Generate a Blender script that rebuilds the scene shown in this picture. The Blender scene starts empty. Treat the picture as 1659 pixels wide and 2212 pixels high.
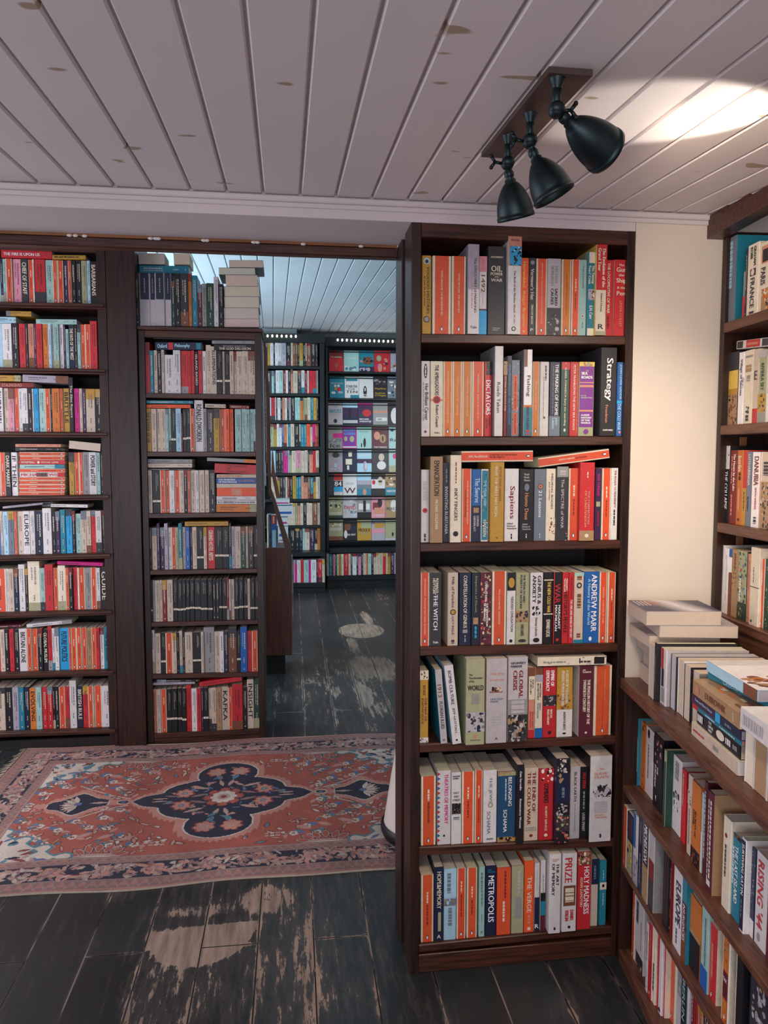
import bpy, math, random
import numpy as np
from mathutils import Matrix, Vector
random.seed(7)
rng = np.random.default_rng(7)
SC = bpy.context.scene
COL = SC.collection

# ---------------------------------------------------------------- camera
F, CX, CY = 1600.0, 829.5, 1106.0            # focal length in pixels of the 1659 x 2212 frame
PITCH = math.atan(120 / 1600.0)
YAW = math.atan(213 * math.cos(PITCH) / 1600.0)
HC = 1.427                                   # eye height
fw = np.array([math.sin(YAW)*math.cos(PITCH), math.cos(YAW)*math.cos(PITCH), -math.sin(PITCH)])
rt = np.array([math.cos(YAW), -math.sin(YAW), 0.0])
up = np.cross(rt, fw)
cam_d = bpy.data.cameras.new('camera')
cam = bpy.data.objects.new('camera', cam_d)
COL.objects.link(cam)
cam_d.sensor_fit = 'AUTO'
cam_d.sensor_width = 36.0
cam_d.lens = F / 2212.0 * 36.0
cam_d.clip_start = 0.02
cam.matrix_world = Matrix(((rt[0], up[0], -fw[0], 0), (rt[1], up[1], -fw[1], 0), (rt[2], up[2], -fw[2], HC), (0, 0, 0, 1)))
SC.camera = cam

# ---------------------------------------------------------------- world, lights, exposure
SC.view_settings.view_transform = 'Standard'
SC.view_settings.look = 'None'
SC.view_settings.gamma = 1.0
SC.view_settings.use_curve_mapping = False
SC.view_settings.exposure = 0.34
w = bpy.data.worlds.new('world')
SC.world = w
w.use_nodes = True
w.node_tree.nodes['Background'].inputs[0].default_value = (0.62, 0.62, 0.80, 1)
w.node_tree.nodes['Background'].inputs[1].default_value = 0.36

def area(name, loc, target, sx, sy, power, color):
    d = bpy.data.lights.new(name, 'AREA')
    d.shape = 'RECTANGLE'; d.size = sx; d.size_y = sy; d.energy = power; d.color = color
    o = bpy.data.objects.new(name, d); COL.objects.link(o)
    o.location = loc
    o.rotation_euler = (Vector(target) - Vector(loc)).to_track_quat('-Z', 'Y').to_euler()
    return o
def spot(name, loc, target, power, color, ang, blend=0.5, r=0.02):
    d = bpy.data.lights.new(name, 'SPOT')
    d.energy = power; d.color = color; d.spot_size = math.radians(ang); d.spot_blend = blend; d.shadow_soft_size = r
    o = bpy.data.objects.new(name, d); COL.objects.link(o)
    o.location = loc
    o.rotation_euler = (Vector(target) - Vector(loc)).to_track_quat('-Z', 'Y').to_euler()
    return o
# unseen area lights added to brighten front and middle rooms; window daylight in far room
area('fill_light_behind', (-0.6, -1.6, 1.2), (-0.3, 2.0, 1.35), 2.2, 1.3, 34, (0.95, 0.93, 1.0))
area('fill_light_left', (-2.9, 1.9, 1.3), (0.4, 2.2, 1.3), 1.6, 1.3, 20, (0.90, 0.86, 1.0))
area('fill_light_middle_room', (-2.3, 2.9, 1.35), (-0.3, 3.7, 1.0), 0.9, 1.6, 17, (0.96, 0.93, 1.0))
area('window_light_far_room', (-2.0, 5.2, 1.5), (0.6, 5.8, 2.6), 1.8, 1.2, 98, (0.60, 0.84, 1.0))
area('area_light_far_right', (1.6, 6.6, 1.5), (0.3, 7.4, 0.9), 0.8, 1.2, 15, (1.0, 0.95, 0.92))  # soft area light aimed at the far bookcases from the right
# unseen spots added to light counter, bookcase and wall, then the uplight off right
spot('counter_spot', (0.30, 0.55, 1.86), (1.10, 1.50, 0.45), 17, (1.0, 0.84, 0.68), 84, 0.9, 0.03)
spot('case_spot', (1.02, 0.72, 1.84), (0.60, 1.92, 1.14), 17.5, (1.0, 0.85, 0.72), 71, 0.7, 0.02)
spot('wall_spot', (0.80, 1.12, 1.80), (0.99, 1.92, 1.42), 9.5, (1.0, 0.87, 0.68), 52, 1.0, 0.03)
spot('ceiling_spot', (0.93, 1.24, 1.80), (0.715, 1.275, 2.035), 7.0, (1.0, 0.92, 0.80), 50, 0.35, 0.010)

# ---------------------------------------------------------------- measuring helpers
def ray(px, py): return fw + rt*(px-CX)/F - up*(py-CY)/F
CAMP = np.array([0, 0, HC])
def onY(px, py, Y): r = ray(px, py); return CAMP + r*(Y/r[1])
def onZ(px, py, Z): r = ray(px, py); return CAMP + r*((Z-HC)/r[2])
def onC(px, py, zo=0.0):                      # on the sloping boarded ceiling of the front room
    r = ray(px, py); t = (.65 - .072*1.917 + zo)/(r[2] - .072*r[1]); return CAMP + r*t
def ceil_z(y): return HC + .65 + .072*(y-1.917)
class Plane:
    """upright plane through P with horizontal direction u (seen left to right); v() is depth into the shelf"""
    def __init__(s, P, ang=0.0):
        s.P = np.array([P[0], P[1], 0.0]); a = math.radians(ang)
        s.u = np.array([math.cos(a), math.sin(a), 0.0]); s.n = np.array([-math.sin(a), math.cos(a), 0.0])
    def uz(s, px, py, off=0.0):
        r = ray(px, py); p0 = s.P + s.n*off
        t = ((p0 - CAMP) @ s.n)/(r @ s.n); p = CAMP + r*t
        return float((p - s.P) @ s.u), float(p[2])
    def frame(s, u, z, off=0.0, roll=0.0):
        p = s.P + s.u*u + s.n*off
        c, sn = math.cos(roll), math.sin(roll)
        X = s.u*c + np.array([0, 0, 1.0])*sn
        Z = -s.u*sn + np.array([0, 0, 1.0])*c
        return Matrix(((X[0], s.n[0], Z[0], p[0]), (X[1], s.n[1], Z[1], p[1]), (X[2], s.n[2], Z[2], z), (0, 0, 0, 1)))

# ---------------------------------------------------------------- colours
def lin(h):
    v = [int(h[i:i+2], 16)/255 for i in (0, 2, 4)]
    return tuple((c/12.92 if c <= .04045 else ((c+.055)/1.055)**2.4) for c in v)
PAL = dict(k='1c1a1f', K='17191c', n='1b2440', d='34343a', w='d9d4d2', c='cbb9a6', g='93928f', h='6f7a88', l='aaa2ae',
           P='d9532f', O='d2762f', o='ea5a2c', r='c22a30', R='7e2422', s='d08a72', p='d88fa0', m='cf1f80', v='3a2247',
           a='9fc4bd', u='a9cfe0', t='1f7d92', b='1f5fa8', B='7a4a34', y='b98d35', e='a3a37f', G='24453a', q='e8c25a',
           D='1d2533', S='b9b2b4', W='f0ecec', M='5a2030', T='a88662', C='e2d6bf', z='000000', Q='2aa3d8', j='c9722e', I='234a6c', V='7b2f90')
CN = dict(k='black', K='black', n='navy', d='charcoal', w='white', c='cream', g='grey', h='slate grey', l='lilac', P='orange banded',
          O='amber', o='bright orange', r='red', R='dark red', s='salmon', p='pink', m='magenta', v='dark purple', a='pale aqua',
          u='pale blue', t='teal', b='blue', B='brown', y='ochre', e='olive grey', G='dark green', q='yellow', D='navy and grey',
          S='pale grey', W='bright white', M='maroon', T='tan', C='ivory', Q='bright blue', j='orange', I='dark blue', V='purple')
LIN = {k: lin(v) for k, v in PAL.items()}

# ---------------------------------------------------------------- materials
def new_mat(name):
    m = bpy.data.materials.new(name); m.use_nodes = True
    nt = m.node_tree; return m, nt, nt.nodes['Principled BSDF']
def N(nt, t, **kw):
    n = nt.nodes.new(t)
    for k, v in kw.items(): setattr(n, k, v)
    return n
def noise(nt, scale, detail=4, coord='Object', sc=(1, 1, 1), rough=.55):
    tc = N(nt, 'ShaderNodeTexCoord'); mp = N(nt, 'ShaderNodeMapping'); nz = N(nt, 'ShaderNodeTexNoise')
    mp.inputs['Scale'].default_value = sc
    nz.inputs['Scale'].default_value = scale; nz.inputs['Detail'].default_value = detail; nz.inputs['Roughness'].default_value = rough
    nt.links.new(tc.outputs[coord], mp.inputs[0]); nt.links.new(mp.outputs[0], nz.inputs['Vector'])
    return nz
def ramp(nt, src, stops):
    r = N(nt, 'ShaderNodeValToRGB'); e = r.color_ramp.elements
    e[0].position, e[0].color = stops[0][0], (*stops[0][1], 1)
    e[1].position, e[1].color = stops[-1][0], (*stops[-1][1], 1)
    for p, c in stops[1:-1]:
        x = e.new(p); x.color = (*c, 1)
    nt.links.new(src, r.inputs[0]); return r
def bump(nt, src, bsdf, strength, dist=.002):
    b = N(nt, 'ShaderNodeBump'); b.inputs['Strength'].default_value = strength; b.inputs['Distance'].default_value = dist
    nt.links.new(src, b.inputs['Height']); nt.links.new(b.outputs[0], bsdf.inputs['Normal'])
def attr_mat(name, rough=.45, var=.12, coat=0.0):
    m, nt, b = new_mat(name)
    a = N(nt, 'ShaderNodeAttribute', attribute_name='Col')
    nz = noise(nt, 60, 3)
    mx = N(nt, 'ShaderNodeMix', data_type='RGBA', blend_type='MULTIPLY'); mx.inputs[0].default_value = 1
    r = ramp(nt, nz.outputs[0], [(.3, (1-var,)*3), (.7, (1+var*.3,)*3)])
    nt.links.new(a.outputs['Color'], mx.inputs[6]); nt.links.new(r.outputs[0], mx.inputs[7])
    nt.links.new(mx.outputs[2], b.inputs['Base Color']); b.inputs['Roughness'].default_value = rough
    if coat: b.inputs['Coat Weight'].default_value = coat
    return m
def wood(name, dark, mid, sc, rough=.38):
    m, nt, b = new_mat(name)
    nz = noise(nt, 14, 6, sc=sc)
    r = ramp(nt, nz.outputs[0], [(.3, dark), (.55, mid), (.8, tuple(c*1.35 for c in mid))])
    nt.links.new(r.outputs[0], b.inputs['Base Color']); b.inputs['Roughness'].default_value = rough
    bump(nt, nz.outputs[0], b, .25); return m
def plain(name, hexc, rough=.6, var=.1, scale=6, metal=0.0, bmp=0.0):
    m, nt, b = new_mat(name); c = lin(hexc)
    nz = noise(nt, scale, 5)
    r = ramp(nt, nz.outputs[0], [(.3, tuple(x*(1-var) for x in c)), (.7, tuple(min(1, x*(1+var)) for x in c))])
    nt.links.new(r.outputs[0], b.inputs['Base Color']); b.inputs['Roughness'].default_value = rough; b.inputs['Metallic'].default_value = metal
    if bmp: bump(nt, nz.outputs[0], b, bmp)
    return m
MAT = {}
MAT['cover'] = attr_mat('printed_cover', .42)
MAT['paper'] = attr_mat('page_paper', .85, .06)
MAT['wood_v'] = wood('dark_stained_wood_upright', lin('120805'), lin('30190f'), (6, 6, .5))  # darker copy of the stain: shade on the uprights put into its colour
MAT['wood_h'] = wood('dark_stained_wood_level', lin('1a0b07'), lin('4a281b'), (.5, 6, 8))  # lighter, redder copy: lamp light on shelf fronts put into its colour
MAT['wood_y'] = wood('dark_stained_wood_counter', lin('40251a'), lin('66402f'), (7, .6, 8))
MAT['wood_red'] = wood('brown_stained_wood_rack', lin('3a1d12'), lin('5a2f1d'), (6, 6, .5))
MAT['raw'] = plain('raw_timber', '8a5a38', .8, .25)
MAT['black_paint'] = plain('black_painted_wood', '10191b', .4, .3)
MAT['dark_back'] = plain('dark_back_board', '17120f', .7, .3)
MAT['cream_wall'] = plain('cream_plaster', 'd6cabb', .8, .05, 3, bmp=.15)
MAT['beam_paint'] = plain('painted_beam', 'd2c6c5', .75, .05, 3)
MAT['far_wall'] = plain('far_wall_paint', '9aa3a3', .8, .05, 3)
MAT['metal'] = plain('aged_bronze', '263335', .42, .3, 20, .75)
MAT['plate'] = plain('bronze_plate', '5a4a42', .5, .2, 12, .4)
MAT['drum'] = plain('cream_enamel', 'd8d0c4', .5, .06, 8)
MAT['rubber'] = plain('black_rubber', '121216', .5, .1)
MAT['plaster'] = plain('plaster_blob', 'd8d2cc', .8, .05)
MAT['fringe'] = plain('rug_fringe', 'b8ab98', .9, .12, 40)

def ceiling_mat(name, base, stain):
    m, nt, b = new_mat(name)
    nz = noise(nt, 3.0, 4, sc=(1, .6, 1)); nk = noise(nt, 9.0, 1, sc=(1.2, 2.6, 1), rough=.3)
    r = ramp(nt, nz.outputs[0], [(.3, tuple(c*.93 for c in base)), (.7, base)])
    k = ramp(nt, nk.outputs[0], [(.0, (0, 0, 0)), (.735, (0, 0, 0)), (.765, (1, 1, 1))])
    mx = N(nt, 'ShaderNodeMix', data_type='RGBA'); nt.links.new(k.outputs[0], mx.inputs[0])
    nt.links.new(r.outputs[0], mx.inputs[6]); mx.inputs[7].default_value = (*stain, 1)
    nt.links.new(mx.outputs[2], b.inputs['Base Color']); b.inputs['Roughness'].default_value = .55
    return m
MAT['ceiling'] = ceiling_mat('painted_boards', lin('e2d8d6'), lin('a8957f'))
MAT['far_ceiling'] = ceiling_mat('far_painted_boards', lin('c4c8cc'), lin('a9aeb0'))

def floor_mat():
    m, nt, b = new_mat('worn_black_floorboards')
    L = nt.links.new
    tc = N(nt, 'ShaderNodeTexCoord'); mp = N(nt, 'ShaderNodeMapping')
    mp.inputs['Rotation'].default_value = (0, 0, math.radians(90.6)); mp.inputs['Location'].default_value = (.33, -.047, 0)
    L(tc.outputs['Object'], mp.inputs[0])
    def brick(ms, sm):
        br = N(nt, 'ShaderNodeTexBrick'); L(mp.outputs[0], br.inputs['Vector'])
        br.inputs['Scale'].default_value = 1; br.inputs['Mortar Size'].default_value = ms; br.inputs['Mortar Smooth'].default_value = sm
        br.inputs['Brick Width'].default_value = 1.25; br.inputs['Row Height'].default_value = .163; br.offset = .42
        return br
    br = brick(.0022, .2); be = brick(.013, 1.0)
    br.inputs['Color1'].default_value = (*lin('2b3031'), 1); br.inputs['Color2'].default_value = (*lin('222627'), 1); br.inputs['Mortar'].default_value = (*lin('222627'), 1)
    def math_(op, a_, b_, c_=None):
        n = N(nt, 'ShaderNodeMath', operation=op)
        for i, x in enumerate((a_, b_, c_)):
            if x is None: continue
            if isinstance(x, (int, float)): n.inputs[i].default_value = x
            else: L(x, n.inputs[i])
        return n.outputs[0]
    at = N(nt, 'ShaderNodeAttribute', attribute_name='wear')
    nz = noise(nt, 26, 9, sc=(1.7, .26, 1), rough=.74)
    nf = noise(nt, 90, 4, sc=(1.2, .5, 1), rough=.6)
    nl = noise(nt, 3.0, 3, sc=(1.5, .6, 1))
    v = math_('ADD', nz.outputs[0], at.outputs['Fac'])
    v = math_('MULTIPLY_ADD', be.outputs['Fac'], .15, v)
    v = math_('MULTIPLY_ADD', nl.outputs[0], .42, v)
    v = math_('MULTIPLY_ADD', nf.outputs[0], .16, v)
    wear = ramp(nt, v, [(.0, (0, 0, 0)), (.935, (0, 0, 0)), (.955, (1, 1, 1))])
    scuff = ramp(nt, v, [(.0, (0, 0, 0)), (.74, (0, 0, 0)), (.93, (.5, .5, .5))])
    nb = noise(nt, 16, 6, sc=(3, .35, 1))
    bare = ramp(nt, nb.outputs[0], [(.25, lin('6d584d')), (.5, lin('97806f')), (.75, lin('b39b89'))])
    dusty = noise(nt, 1.8, 6)
    dr = ramp(nt, dusty.outputs[0], [(.35, (.75, .75, .75)), (.7, (1.35, 1.35, 1.35))])
    def mixc(f, a_, b_, bt='MIX'):
        mx = N(nt, 'ShaderNodeMix', data_type='RGBA', blend_type=bt)
        if isinstance(f, (int, float)): mx.inputs[0].default_value = f
        else: L(f, mx.inputs[0])
        for i, x in ((6, a_), (7, b_)):
            if isinstance(x, tuple): mx.inputs[i].default_value = (*x, 1)
            else: L(x, mx.inputs[i])
        return mx.outputs[2]
    c = mixc(1.0, br.outputs['Color'], dr.outputs[0], 'MULTIPLY')
    c = mixc(scuff.outputs[0], c, lin('5d544e'))
    c = mixc(wear.outputs[0], c, bare.outputs[0])
    sn = noise(nt, 7, 3, sc=(1, .6, 1))
    seamc = ramp(nt, sn.outputs[0], [(.46, lin('0a0a0b')), (.56, lin('8a7c70'))])
    sm_ = mixc(wear.outputs[0], seamc.outputs[0], lin('17110e'))
    c = mixc(br.outputs['Fac'], c, sm_)
    L(c, b.inputs['Base Color'])
    rr = N(nt, 'ShaderNodeMapRange'); L(wear.outputs[0], rr.inputs[0]); rr.inputs[3].default_value = .36; rr.inputs[4].default_value = .75
    L(rr.outputs[0], b.inputs['Roughness'])
    h = math_('MULTIPLY_ADD', br.outputs['Fac'], -1.0, 1.0)
    h = math_('MULTIPLY_ADD', wear.outputs[0], -.25, h)
    h = math_('MULTIPLY_ADD', nl.outputs[0], .5, h); h = math_('MULTIPLY_ADD', nz.outputs[0], .12, h)
    bump(nt, h, b, .6, .003)
    return m
MAT['floor'] = floor_mat()
def rug_mat():
    m, nt, b = new_mat('woven_wool')
    a = N(nt, 'ShaderNodeAttribute', attribute_name='Col'); nz = noise(nt, 260, 3); n2 = noise(nt, 7, 4)
    r = ramp(nt, nz.outputs[0], [(.25, (.74,)*3), (.75, (1.16,)*3)]); r2 = ramp(nt, n2.outputs[0], [(.3, (.82,)*3), (.7, (1.1,)*3)])
    m1 = N(nt, 'ShaderNodeMix', data_type='RGBA', blend_type='MULTIPLY'); m1.inputs[0].default_value = 1
    m2 = N(nt, 'ShaderNodeMix', data_type='RGBA', blend_type='MULTIPLY'); m2.inputs[0].default_value = 1
    nt.links.new(a.outputs['Color'], m1.inputs[6]); nt.links.new(r.outputs[0], m1.inputs[7])
    nt.links.new(m1.outputs[2], m2.inputs[6]); nt.links.new(r2.outputs[0], m2.inputs[7])
    nt.links.new(m2.outputs[2], b.inputs['Base Color']); b.inputs['Roughness'].default_value = .95
    bump(nt, nz.outputs[0], b, .4, .002); return m
MAT['rug'] = rug_mat()
def glow(name, c, s):
    m, nt, b = new_mat(name)
    b.inputs['Emission Color'].default_value = (*c, 1); b.inputs['Emission Strength'].default_value = s; b.inputs['Base Color'].default_value = (*c, 1)
    return m
MAT['bulb'] = glow('lit_bulb', (1, .82, .6), 14)
MAT['bead'] = glow('lit_bead', (1, .86, .74), 9)

# ---------------------------------------------------------------- mesh builder
class MB:
    def __init__(s): s.v = []; s.f = []; s.c = []; s.m = []; s.sm = []
    def add(s, vs, fs, col=(.5, .5, .5), mi=0, M=None, smooth=False):
        b = len(s.v)
        if M is not None: vs = [tuple(M @ Vector(p)) for p in vs]
        s.v.extend(vs)
        for f in fs:
            s.f.append([i+b for i in f]); s.c.append(col); s.m.append(mi); s.sm.append(smooth)
    def box(s, x0, x1, y0, y1, z0, z1, col=(.5, .5, .5), mi=0, M=None):
        s.add([(x0, y0, z0), (x1, y0, z0), (x1, y1, z0), (x0, y1, z0), (x0, y0, z1), (x1, y0, z1), (x1, y1, z1), (x0, y1, z1)],
              [(0, 3, 2, 1), (4, 5, 6, 7), (0, 1, 5, 4), (1, 2, 6, 5), (2, 3, 7, 6), (3, 0, 4, 7)], col, mi, M)
    def bbox(s, x0, x1, y0, y1, z0, z1, e=.002, M=None):
        """box with chamfered long edges along its length (rounded nosing look)"""
        L = [x1-x0, y1-y0, z1-z0]; ax = L.index(max(L)); o = [i for i in range(3) if i != ax]
        lo, hi = (x0, y0, z0), (x1, y1, z1); e = min(e, L[o[0]]*.3, L[o[1]]*.3)
        a0, a1, b0, b1 = lo[o[0]], hi[o[0]], lo[o[1]], hi[o[1]]
        prof = [(a0+e, b0), (a1-e, b0), (a1, b0+e), (a1, b1-e), (a1-e, b1), (a0+e, b1), (a0, b1-e), (a0, b0+e)]
        vs = []
        for q in (lo[ax], hi[ax]):
            for a, b in prof:
                p = [0, 0, 0]; p[ax] = q; p[o[0]] = a; p[o[1]] = b; vs.append(tuple(p))
        fs = [(i, (i+1) % 8, 8+(i+1) % 8, 8+i) for i in range(8)] + [tuple(range(7, -1, -1)), tuple(range(8, 16))]
        if ax == 1: fs = [tuple(reversed(f)) for f in fs]
        s.add(vs, fs, M=M)
    def lathe(s, prof, seg=28, M=None, cap=False, col=(.5, .5, .5), mi=0, smooth=True):
        vs = []; fs = []; n = len(prof)
        for k in range(seg):
            a = 2*math.pi*k/seg
            for r, z in prof: vs.append((r*math.cos(a), r*math.sin(a), z))
        for k in range(seg):
            for i in range(n-1):
                a, b = k*n+i, ((k+1) % seg)*n+i; fs.append((a, b, b+1, a+1))
        if cap:
            fs.append(tuple(k*n for k in range(seg-1, -1, -1))); fs.append(tuple(k*n+n-1 for k in range(seg)))
        s.add(vs, fs, col, mi, M, smooth)
    def sphere(s, c, r, seg=12, sc=(1, 1, 1), mi=0, col=(.5, .5, .5)):
        prof = [(math.sin(math.pi*i/(seg//2))*r+1e-6, -math.cos(math.pi*i/(seg//2))*r) for i in range(seg//2+1)]
        s.lathe(prof, seg, Matrix.Translation(c) @ Matrix.Diagonal((*sc, 1)), col=col, mi=mi)
    def tube(s, a, b, r, seg=12, mi=0, r2=None):
        a, b = Vector(a), Vector(b); d = b-a
        M = Matrix.Translation(a) @ d.to_track_quat('Z', 'X').to_matrix().to_4x4()
        s.lathe([(r, 0), (r if r2 is None else r2, d.length)], seg, M, True, mi=mi)
    def build(s, name, mats, parent=None, color=False):
        me = bpy.data.meshes.new(name); me.from_pydata(s.v, [], s.f)
        for m in (mats if isinstance(mats, (list, tuple)) else [mats]): me.materials.append(m)
        n = len(s.f)
        if n:
            me.polygons.foreach_set('material_index', np.array(s.m, dtype=np.int32))
            me.polygons.foreach_set('use_smooth', np.array(s.sm, dtype=bool))
            if color:
                tot = np.array([len(f) for f in s.f]); cc = np.array(s.c, dtype=np.float32)
                cc = np.repeat(np.concatenate([cc, np.ones((n, 1), np.float32)], 1), tot, axis=0)
                at = me.color_attributes.new('Col', 'FLOAT_COLOR', 'CORNER'); at.data.foreach_set('color', cc.ravel())
        me.update()
        o = bpy.data.objects.new(name, me); COL.objects.link(o)
        if parent is not None: o.parent = parent
        return o
def empty(name, M=None, loc=None):
    o = bpy.data.objects.new(name, None); COL.objects.link(o); o.empty_display_size = .05
    if M is not None: o.matrix_world = M
    if loc is not None: o.location = loc
    return o
def tag(o, label=None, cat=None, group=None, kind=None):
    if label: o['label'] = label
    if cat: o['category'] = cat
    if group: o['group'] = group
    if kind: o['kind'] = kind
    return o
def struct(name, mb, mats, label=None, color=False):
    o = mb.build(name, mats, color=color); tag(o, label, None, None, 'structure'); return o

# lettering ---------------------------------------------------------------
_txt = {}
def glyphs(s):
    if s in _txt: return _txt[s]
    cu = bpy.data.curves.new('lettering', 'FONT'); cu.body = s; cu.resolution_u = 2; cu.align_x = 'LEFT'
    o = bpy.data.objects.new('lettering', cu)
    me = bpy.data.meshes.new_from_object(o)
    vs = [(v.co.x, v.co.y) for v in me.vertices]; fs = [tuple(p.vertices) for p in me.polygons]
    bpy.data.objects.remove(o); bpy.data.curves.remove(cu); bpy.data.meshes.remove(me)
    if not vs: return None
    x0 = min(v[0] for v in vs); x1 = max(v[0] for v in vs); y0 = min(v[1] for v in vs); y1 = max(v[1] for v in vs)
    _txt[s] = (vs, fs, x0, x1, y0, y1); return _txt[s]
def put_text(mb, s, cx, cz, L, Hh, col, y, vertical, M=None, bold=False):
    """text centred at (cx, cz) on the plane y; vertical text reads downwards"""
    g = glyphs(s)
    if g is None: return
    vs, fs, x0, x1, y0, y1 = g
    sx = L/(x1-x0); sy = Hh/(y1-y0)
    if not '\n' in s: sx = min(sx, sy*1.7); sy = min(sy, sx*2.6)
    mx, my = (x0+x1)/2, (y0+y1)/2
    for dx in ((-.5, .5) if bold else (0,)):
        off = dx*Hh*.06; y -= .00005
        if vertical: pts = [(cx+(b-my)*sy, y, cz-(a-mx)*sx+off) for a, b in vs]; ff = [tuple(reversed(f)) for f in fs]
        else: pts = [(cx+(a-mx)*sx+off, y, cz+(b-my)*sy) for a, b in vs]; ff = fs
        mb.add(pts, ff, col, 0, M)

# ---------------------------------------------------------------- books
BOOKS = []
def lighten(c, f): return tuple(min(1, x*f) for x in c)
def contrast(c): return LIN['k'] if sum(c) > .55 else (LIN['C'] if sum(c) > .02 else LIN['g'])
def book_geo(b, cov, pag, M=None):
    """b: dict with w (thickness), h (height), d (depth), col key, items. Spine faces -y, foot at z=0, centred on x."""
    w, h, d, k = b['w'], b['h'], b['d'], b['col']
    t = min(.0008, w*.08); e = min(.0016, w*.16); fore = b.get('fore')
    base = LIN['C'] if k == 'P' else LIN['S'] if k == 'D' else LIN[k]
    if b.get('rgb'): base = b['rgb']
    r = random.Random(f"{w:.4f}{h:.4f}{k}{b['i']}")
    sh = r.uniform(.9, 1.06); base = tuple(c*sh for c in base)
    x0, x1 = -w/2, w/2
    if fore:
        prof = [(x0, 0), (x0, d), (x1, d), (x1, 0), (x1-t, 0), (x1-t, d-t), (x0+t, d-t), (x0+t, 0)]
    else:
        prof = [(x0, d), (x0, e), (x0+e, 0), (x1-e, 0), (x1, e), (x1, d), (x1-t, d), (x1-t, e+t), (x0+t, e+t), (x0+t, d)]
    n = len(prof)
    vs = [(x, y, 0) for x, y in prof] + [(x, y, h) for x, y in prof]
    side = b.get('side'); sc = LIN[side] if side else base
    for i in range(n):
        j = (i+1) % n
        edge = (not fore) and i in (0, 4)
        cov.add([vs[i], vs[j], vs[n+j], vs[n+i]], [(0, 1, 2, 3)], sc if edge else base, 0, M)
    m = n//2
    for q in range(m-1):                                   # rims of the folded cover, top and foot
        a_, b_ = q, q+1; c_, d_ = n-2-q, n-1-q
        for zz in (0, n): cov.add([vs[zz+a_], vs[zz+b_], vs[zz+c_], vs[zz+d_]], [(0, 1, 2, 3)], base, 0, M)
    pc = LIN[b.get('page', 'c')] if b.get('page') else tuple(c*r.uniform(.88, 1.06) for c in lin('d6c9b4'))
    hb = .003 if b.get('hard') else .0006
    if fore: pag.box(x0+t, x1-t, .0015, d-t-.0003, hb, h-hb, pc, b.get('pmi', 0), M)
    else: pag.box(x0+t, x1-t, e+t+.0003, d-.002, hb, h-hb, pc, b.get('pmi', 0), M)
    if fore: return
    # decoration on the spine
    Y1, Y2, Y3 = -.00025, -.0005, -.0008
    def q(f0, f1, c0, c1, c, y=Y1):
        a0, a1 = x0+c0*w, x0+c1*w; z0, z1 = h*(1-f1), h*(1-f0)
        cov.add([(a0, y, z0), (a1, y, z0), (a1, y, z1), (a0, y, z1)], [(0, 1, 2, 3)], c, 0, M)
    def el(f, c, rx, rz, colr, y=Y2, seg=14):
        cov.add([(x0+c*w+rx*math.cos(2*math.pi*i/seg), y, h*(1-f)+rz*math.sin(2*math.pi*i/seg)) for i in range(seg)], [tuple(range(seg))], colr, 0, M)
    def dashes(f0, f1, c, wd, colr, y=Y2):
        f = f0
        while f < f1:
            g = min(f1, f+r.uniform(.02, .055)); q(f, g, c-wd/2, c+wd/2, colr, y); f = g+r.uniform(.006, .014)
    if k == 'P':
        oc = tuple(c*r.uniform(.86, 1.08) for c in (LIN['P'] if not b.get('amber') else LIN['O']))
        a = .13 if w > .012 else .09
        q(0, 1, a, 1-a, oc)
        if not b.get('items'):
            s0 = r.uniform(.17, .3)
            dashes(s0, s0+.16, .5, .13, LIN['C']); dashes(s0+.19, s0+.19+r.uniform(.2, .36), .5, .13, tuple(c*.35 for c in oc))
        rr = min(w*.17, .0032)
        el(.93, .5, rr*1.25, rr*2.0, tuple(c*.12 for c in oc), Y2); el(.932, .5, rr*.72, rr*1.5, LIN['W'], Y3); el(.918, .5, rr*.3, rr*.3, tuple(c*.12 for c in oc), Y3-.0001)
    elif k == 'K':
        bz = b.get('bf', .69)
        q(bz, bz+.045, 0, 1, LIN['C']); el(bz+.022, .5, min(w*.2, .002), .002, LIN['B'])
        dashes(.07, r.uniform(.3, .55), r.uniform(.42, .58), .09, LIN['g'])
        if w > .014: dashes(.1, r.uniform(.25, .4), .7, .07, LIN['e'])
    elif k == 'D':
        q(.0, .5, .08, .92, LIN['n'] if r.random() < .6 else LIN['D']); dashes(.1, .38, .5, .12, LIN['g'])
    elif not b.get('items'):
        cc = contrast(base); cc = tuple(.65*x+.35*y for x, y in zip(cc, base))
        u = r.random()
        if u < .2 and w > .012: q(0, r.uniform(.12, .25), 0, 1, lighten(LIN[r.choice('RBdhy')], 1.0))
        elif u < .36: q(r.uniform(.72, .84), 1, 0, 1, LIN[r.choice('tdMBeg')])
        f0 = r.uniform(.06, .14); dashes(f0, r.uniform(.45, .62), .5 if w < .02 else .62, .22 if w < .02 else .16, cc)
        if w > .016: dashes(f0, r.uniform(.35, .5), .34, .09, cc)
        dashes(.68, .8, .5, .12, cc); el(.935, .5, min(w*.16, .003), min(w*.2, .0035), cc)
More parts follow.
